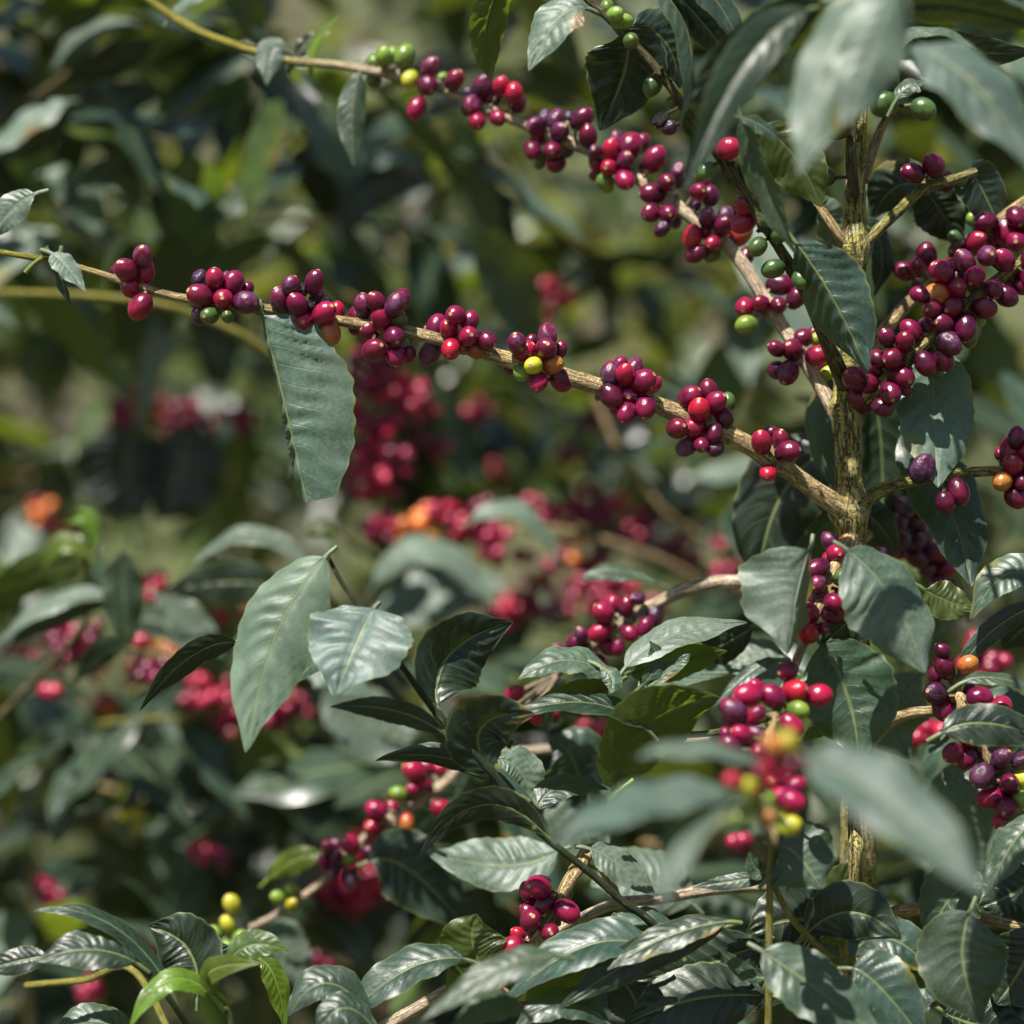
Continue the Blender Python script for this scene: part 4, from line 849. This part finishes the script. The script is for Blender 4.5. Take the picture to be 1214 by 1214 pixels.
leaf(brS,'b',(1012,1148),(1045,1172),(1100,1240),41,1.24,-0.01,(-0.35,-0.75,0.55),12,bulge=1.0)
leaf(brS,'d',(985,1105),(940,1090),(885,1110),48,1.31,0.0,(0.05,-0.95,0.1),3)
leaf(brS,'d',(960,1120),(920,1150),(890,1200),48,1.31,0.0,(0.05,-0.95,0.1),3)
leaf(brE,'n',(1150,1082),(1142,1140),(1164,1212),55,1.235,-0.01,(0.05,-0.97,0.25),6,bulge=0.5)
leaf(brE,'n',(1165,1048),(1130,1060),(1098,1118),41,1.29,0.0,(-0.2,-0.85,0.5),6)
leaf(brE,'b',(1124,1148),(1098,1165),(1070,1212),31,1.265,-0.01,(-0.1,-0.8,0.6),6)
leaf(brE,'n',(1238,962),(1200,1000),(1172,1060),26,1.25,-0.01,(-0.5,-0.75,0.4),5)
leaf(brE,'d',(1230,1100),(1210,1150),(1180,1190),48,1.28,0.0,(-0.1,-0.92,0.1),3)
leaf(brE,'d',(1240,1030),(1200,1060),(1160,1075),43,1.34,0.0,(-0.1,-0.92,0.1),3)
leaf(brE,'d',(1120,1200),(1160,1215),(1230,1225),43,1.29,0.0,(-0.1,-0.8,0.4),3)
leaf(brR,'d',(1118,868),(1175,858),(1248,882),26,1.235,0.0,(0.0,-0.85,0.25),3)
leaf(brR,'n',(1130,862),(1112,880),(1094,904),10,1.24,0.0,(-0.3,-0.7,0.6),8)
leaf(brR,'n',(1142,808),(1185,804),(1248,824),12,1.265,0.0,(0.0,-0.6,0.7),3)
leaf(brR,'b',(1160,838),(1195,828),(1240,855),18,1.33,0.0,(0.0,-0.7,0.7),3)
leaf(brR,'p',(1200,900),(1150,935),(1120,910),22,1.34,0.0,(0.0,-0.9,0.4),3)
leaf(brR,'p',(1090,800),(1060,850),(1080,900),40,1.40,0.0,(0.0,-0.85,0.5),3)
leaf(brR,'p',(1160,900),(1140,970),(1170,1030),46,1.42,0.0,(0.0,-0.85,0.5),3)
leaf(brP,'t',(1000,800),(950,840),(890,830),40,1.36,0.0,(0.0,-0.9,0.2),3)
leaf(brP,'p',(940,790),(890,780),(860,800),34,1.40,0.0,(0.0,-0.8,0.6),3)
leaf(brP,'d',(890,745),(840,770),(780,775),24,1.37,0.0,(0.0,-0.9,-0.1),3)
leaf(brP,'n',(780,690),(725,676),(690,688),16,1.48,0.0,(0.0,-0.6,0.8),3)
leaf(brK,'d',(440,1020),(490,1035),(560,1110),44,1.47,0.0,(0.1,-0.92,0.25),3)
leaf(brK,'d',(555,910),(520,960),(440,1000),26,1.56,0.0,(0.1,-0.9,-0.2),3)
leaf(brK,'y',(320,1040),(350,1020),(388,1012),16,1.53,0.0,(0.1,-0.9,0.2),3)
leaf(brK,'p',(300,1110),(335,1120),(362,1180),34,1.56,0.0,(0.1,-0.8,0.6),3)
T.finish()

# ------------------------------------------------------------------ leafy shoots round the tree
def shoot(label, pts, mat, base_px, group='green leafy shoots'):
    b = P(base_px[0], 600, base_px[1])
    s = Plant('coffee_shoot', Vector((b.x, b.y, gz(b.x, b.y))), label, 'coffee shoot', group)
    return s, s.branch(pts, mat, name='stem', rough=0.05, step=0.003)
A, st = shoot('dark-leaved coffee shoot with slim green stem slanting up to a pale drooping leaf', [(860, 4200, 1.30, 9), (862, 2200, 1.30, 8), (850, 1300, 1.29, 6.5), (800, 1130, 1.285, 5.5), (768, 1090, 1.28, 5), (740, 1070, 1.275, 4.6), (700, 1035, 1.27, 4.6), (640, 985, 1.262, 4.6), (580, 912, 1.255, 4.8), (520, 848, 1.25, 4.6), (480, 795, 1.25, 3.8), (430, 725, 1.252, 3.2), (405, 690, 1.255, 2.8), (388, 658, 1.256, 2.4)], 'dgreen', (860, 1.30))
for q in ((640, 985), (580, 912), (520, 848), (430, 722)): A.node(st, *q)
leaf(st,'m',(384,661),(326,755),(291,892),50,1.25,-0.02,(-0.18,-0.93,0.34),-8,bulge=1.3,label='large leaf, pale with dust and painted sheen, drooping from the shoot tip')
leaf(st,'v',(442,722),(424,758),(396,826),66,1.245,-0.03,(-0.10,-0.70,0.68),10,bulge=0.6)
leaf(st,'d',(519,834),(535,775),(607,738),50,1.262,0.03,(0.25,-0.9,-0.35),18)
leaf(st,'d',(524,868),(465,842),(392,838),16,1.245,-0.01,(0.1,-0.8,-0.3),5)
leaf(st,'d',(580,914),(572,862),(634,846),46,1.255,-0.01,(0.2,-0.92,-0.2),14)
leaf(st,'b',(628,948),(535,900),(445,902),22,1.275,0.0,(0.1,-0.55,0.82),16)
leaf(st,'d',(612,940),(535,900),(448,900),12,1.265,0.0,(0.1,-0.9,-0.3),3)
leaf(st,'d',(645,988),(570,955),(498,1014),22,1.25,-0.01,(0.15,-0.85,-0.2),5)
leaf(st,'b',(636,962),(665,932),(722,936),20,1.275,0.02,(-0.1,-0.65,0.75),6)
leaf(st,'p',(590,900),(618,915),(628,955),30,1.30,0.0,(-0.1,-0.8,0.6),3)
leaf(st,'n',(440,770),(400,770),(340,815),22,1.33,0.0,(-0.1,-0.6,0.8),3)
leaf(st,'d',(280,762),(225,780),(166,842),18,1.29,0.0,(0.3,-0.75,-0.4),5)
leaf(st,'y',(735,936),(725,945),(720,952),4,1.26,0.0,(0,-0.9,0.3))
A.finish()
A2, st2 = shoot('low shoot with two bright yellow-green young leaves among dark ones', [(300, 4300, 1.27, 9), (310, 2300, 1.27, 7), (300, 1400, 1.265, 5.5), (275, 1218, 1.255, 4), (262, 1195, 1.25, 3.6), (248, 1178, 1.245, 3.2), (244, 1165, 1.243, 2.5)], 'green', (300, 1.27))
b2 = A2.branch([(300, 1330, 1.265, 5), (235, 1235, 1.26, 4), (205, 1190, 1.25, 3.6), (180, 1158, 1.245, 3.2), (158, 1142, 1.245, 2.6)], 'dgreen', rough=0.05)
b3 = A2.branch([(300, 1360, 1.30, 5), (230, 1280, 1.33, 4), (160, 1152, 1.36, 4.2), (100, 1162, 1.37, 4.2), (30, 1168, 1.38, 3.8)], 'yellow', rough=0.05)
leaf(st2,'y',(252,1182),(200,1162),(152,1222),17,1.24,-0.02,(-0.2,-0.72,0.65),6,bulge=0.8)
leaf(st2,'y',(258,1176),(252,1150),(314,1142),16,1.235,-0.02,(-0.3,-0.8,0.5),10,bulge=0.5)
leaf(st2,'t',(272,1140),(300,1120),(343,1128),19,1.25,0.0,(0.0,-0.8,0.55),8,bulge=1.2)
leaf(st2,'y',(310,1138),(328,1165),(338,1222),16,1.30,0.0,(0.5,-0.8,0.2),5)
leaf(st2,'y',(246,1168),(246,1160),(240,1150),4,1.24,0.0,(0,-0.9,0.3))
leaf(b2,'b',(160,1140),(105,1125),(42,1140),28,1.24,-0.01,(0.1,-0.68,0.72),8,bulge=1.0)
leaf(b2,'b',(202,1172),(130,1095),(40,1080),15,1.25,-0.01,(0.4,-0.6,0.65),5,bulge=1.2)
leaf(b2,'d',(54,1134),(20,1140),(-22,1150),17,1.25,0.0,(0.1,-0.8,0.3),5)
leaf(b2,'d',(234,1178),(222,1125),(176,1098),44,1.265,0.01,(-0.1,-0.95,0.1),14)
leaf(b2,'d',(236,1172),(250,1140),(272,1122),26,1.275,0.01,(0.3,-0.9,0.1),3)
leaf(st2,'b',(436,1200),(385,1165),(340,1206),28,1.25,-0.01,(0.0,-0.7,0.7),8,bulge=1.0)
leaf(st2,'b',(440,1214),(405,1195),(375,1230),24,1.23,-0.01,(0.2,-0.7,0.7),8,bulge=1.2)
leaf(b2,'n',(160,1232),(110,1210),(60,1225),24,1.27,0.0,(0.2,-0.7,0.7),8)
A2.finish()
A3, st3 = shoot('upright yellow-green sucker with a grey-green leaf at its top node', [(908, 4300, 1.29, 8), (908, 2200, 1.28, 6), (911, 1300, 1.262, 4.6), (911, 1220, 1.258, 4.4), (912, 1150, 1.254, 4.4), (912, 1090, 1.252, 4.4), (913, 1035, 1.25, 4.2), (913, 1000, 1.25, 3)], 'yellow', (908, 1.29))
for q in ((911, 1165), (913, 1035)): A3.node(st3, *q)
b4 = A3.branch([(914, 1042, 1.252, 3.6), (936, 1085, 1.256, 4), (960, 1112, 1.262, 4), (985, 1135, 1.27, 4), (1000, 1142, 1.285, 6)], 'yellow', rough=0.05)
leaf(st3,'n',(925,1002),(950,1018),(974,1054),52,1.24,-0.01,(0.0,-0.9,0.42),6,bulge=0.5)
leaf(st3,'d',(910,1040),(870,1045),(820,1052),10,1.26,0.0,(0.0,-0.8,0.3),5)
leaf(st3,'n',(914,1038),(930,1030),(934,1058),10,1.245,0.0,(0.3,-0.8,0.3),5)
leaf(st3,'n',(908,1034),(896,1030),(888,1010),12,1.255,0.0,(-0.3,-0.8,0.3),5)
leaf(st3,'n',(905,1160),(880,1150),(850,1120),10,1.262,0.0,(-0.3,-0.8,0.3),5)
A3.finish()
# blurred leafy shoots to the left
A4, st4 = shoot('blurred shoot with curled yellow-green tip leaves over a slim grey leaf', [(-220, 3600, 1.75, 8), (-215, 1700, 1.75, 7), (-140, 1020, 1.74, 5), (0, 850, 1.72, 4.4), (95, 745, 1.70, 4), (104, 660, 1.70, 3)], 'olive', (-220, 1.75))
leaf(st4,'y',(106,660),(75,645),(50,676),16,1.69,0,(0.2,-0.8,0.5),20)
leaf(st4,'y',(106,655),(102,616),(76,622),14,1.70,0,(0.5,-0.8,0.3),20)
leaf(st4,'t',(98,668),(40,680),(-30,725),26,1.72,-0.02,(0.55,-0.8,-0.1),4)
leaf(st4,'p',(132,705),(60,715),(-12,772),20,1.66,-0.02,(-0.05,-0.5,0.85),6)
leaf(st4,'d',(130,715),(60,735),(0,772),12,1.67,-0.02,(0.0,-0.9,-0.2),6)
leaf(st4,'n',(146,655),(146,710),(152,776),25,1.65,0.0,(0.4,-0.9,0.2),8)
leaf(st4,'n',(118,660),(128,705),(148,740),18,1.67,0.0,(-0.5,-0.8,0.2),8)
leaf(st4,'d',(150,768),(118,775),(88,812),16,1.64,0.0,(0.2,-0.9,-0.1),8)
A4.finish()
A5, st5 = shoot('blurred shoot with arched pale leaves just behind the drooping leaf', [(640, 3600, 1.75, 8), (640, 1700, 1.74, 7), (600, 1150, 1.72, 5), (520, 900, 1.70, 4.4), (430, 760, 1.68, 4), (360, 670, 1.64, 3)], 'dgreen', (640, 1.75))
leaf(st5,'p',(362,668),(295,632),(226,672),20,1.62,0.0,(0.0,-0.5,0.85),6)
leaf(st5,'d',(340,698),(270,690),(192,704),26,1.68,0.0,(0.0,-0.85,-0.1),6)
leaf(st5,'p',(188,705),(222,735),(268,780),24,1.70,0.0,(-0.2,-0.75,0.6),6)
leaf(st5,'p',(352,800),(385,790),(440,830),34,1.55,0.0,(0.0,-0.75,0.65),6)
leaf(st5,'t',(395,640),(380,625),(360,640),12,1.72,0.0,(0.2,-0.8,0.5),6)
leaf(st5,'p',(445,690),(510,650),(585,720),30,1.85,0.0,(-0.05,-0.6,0.8),6)
leaf(st5,'p',(560,615),(620,610),(662,675),24,1.78,0.0,(0.3,-0.55,0.78),14)
leaf(st5,'p',(400,800),(440,860),(510,880),44,1.75,0.0,(0.0,-0.8,0.6),6)
leaf(st5,'p',(440,730),(520,700),(600,690),40,2.0,0.0,(0.0,-0.8,0.6),6)
A5.finish()
A6, st6 = shoot('blurred shoot with broad blue-grey leaves near the upper corner', [(-170, 3600, 1.95, 8), (-170, 1800, 1.95, 7), (-150, 800, 1.92, 6), (-110, 400, 1.9, 5), (-20, 180, 1.88, 4.5), (70, 95, 1.87, 4), (180, 20, 1.87, 3)], 'olive', (-170, 1.95))
leaf(st6,'p',(178,26),(110,35),(60,84),28,1.85,0.0,(-0.1,-0.6,0.8),5)
leaf(st6,'d',(180,45),(130,75),(62,90),18,1.87,0.0,(0.1,-0.8,-0.4),5)
leaf(st6,'p',(78,120),(30,145),(-25,195),26,1.80,-0.02,(-0.1,-0.6,0.75),5)
leaf(st6,'d',(85,128),(40,165),(-10,190),18,1.83,0.0,(0.1,-0.8,-0.4),5)
leaf(st6,'p',(300,75),(265,85),(240,105),18,2.0,0.0,(-0.1,-0.6,0.8),5)
leaf(st6,'p',(55,205),(90,225),(130,290),26,1.95,0.0,(-0.2,-0.7,0.7),5)
leaf(st6,'d',(190,105),(110,125),(80,128),26,1.95,0.0,(0,-0.8,-0.3),5)
leaf(st6,'p',(500,205),(455,185),(410,220),26,2.0,0.0,(-0.1,-0.6,0.8),5)
leaf(st6,'d',(505,220),(440,225),(400,300),26,2.0,0.0,(-0.1,-0.9,0.0),5)
leaf(st6,'d',(158,508),(150,560),(165,618),62,2.15,0.0,(0.2,-0.95,0),5)
leaf(st6,'d',(215,508),(212,560),(188,618),56,2.16,0.0,(-0.2,-0.95,0),5)
A6.finish()
for o in scene.objects:
    if o.type == 'MESH' and not o.data.materials: print('no material', o.name)
print('cherries', T.cherries, 'leaves', T.leaves)
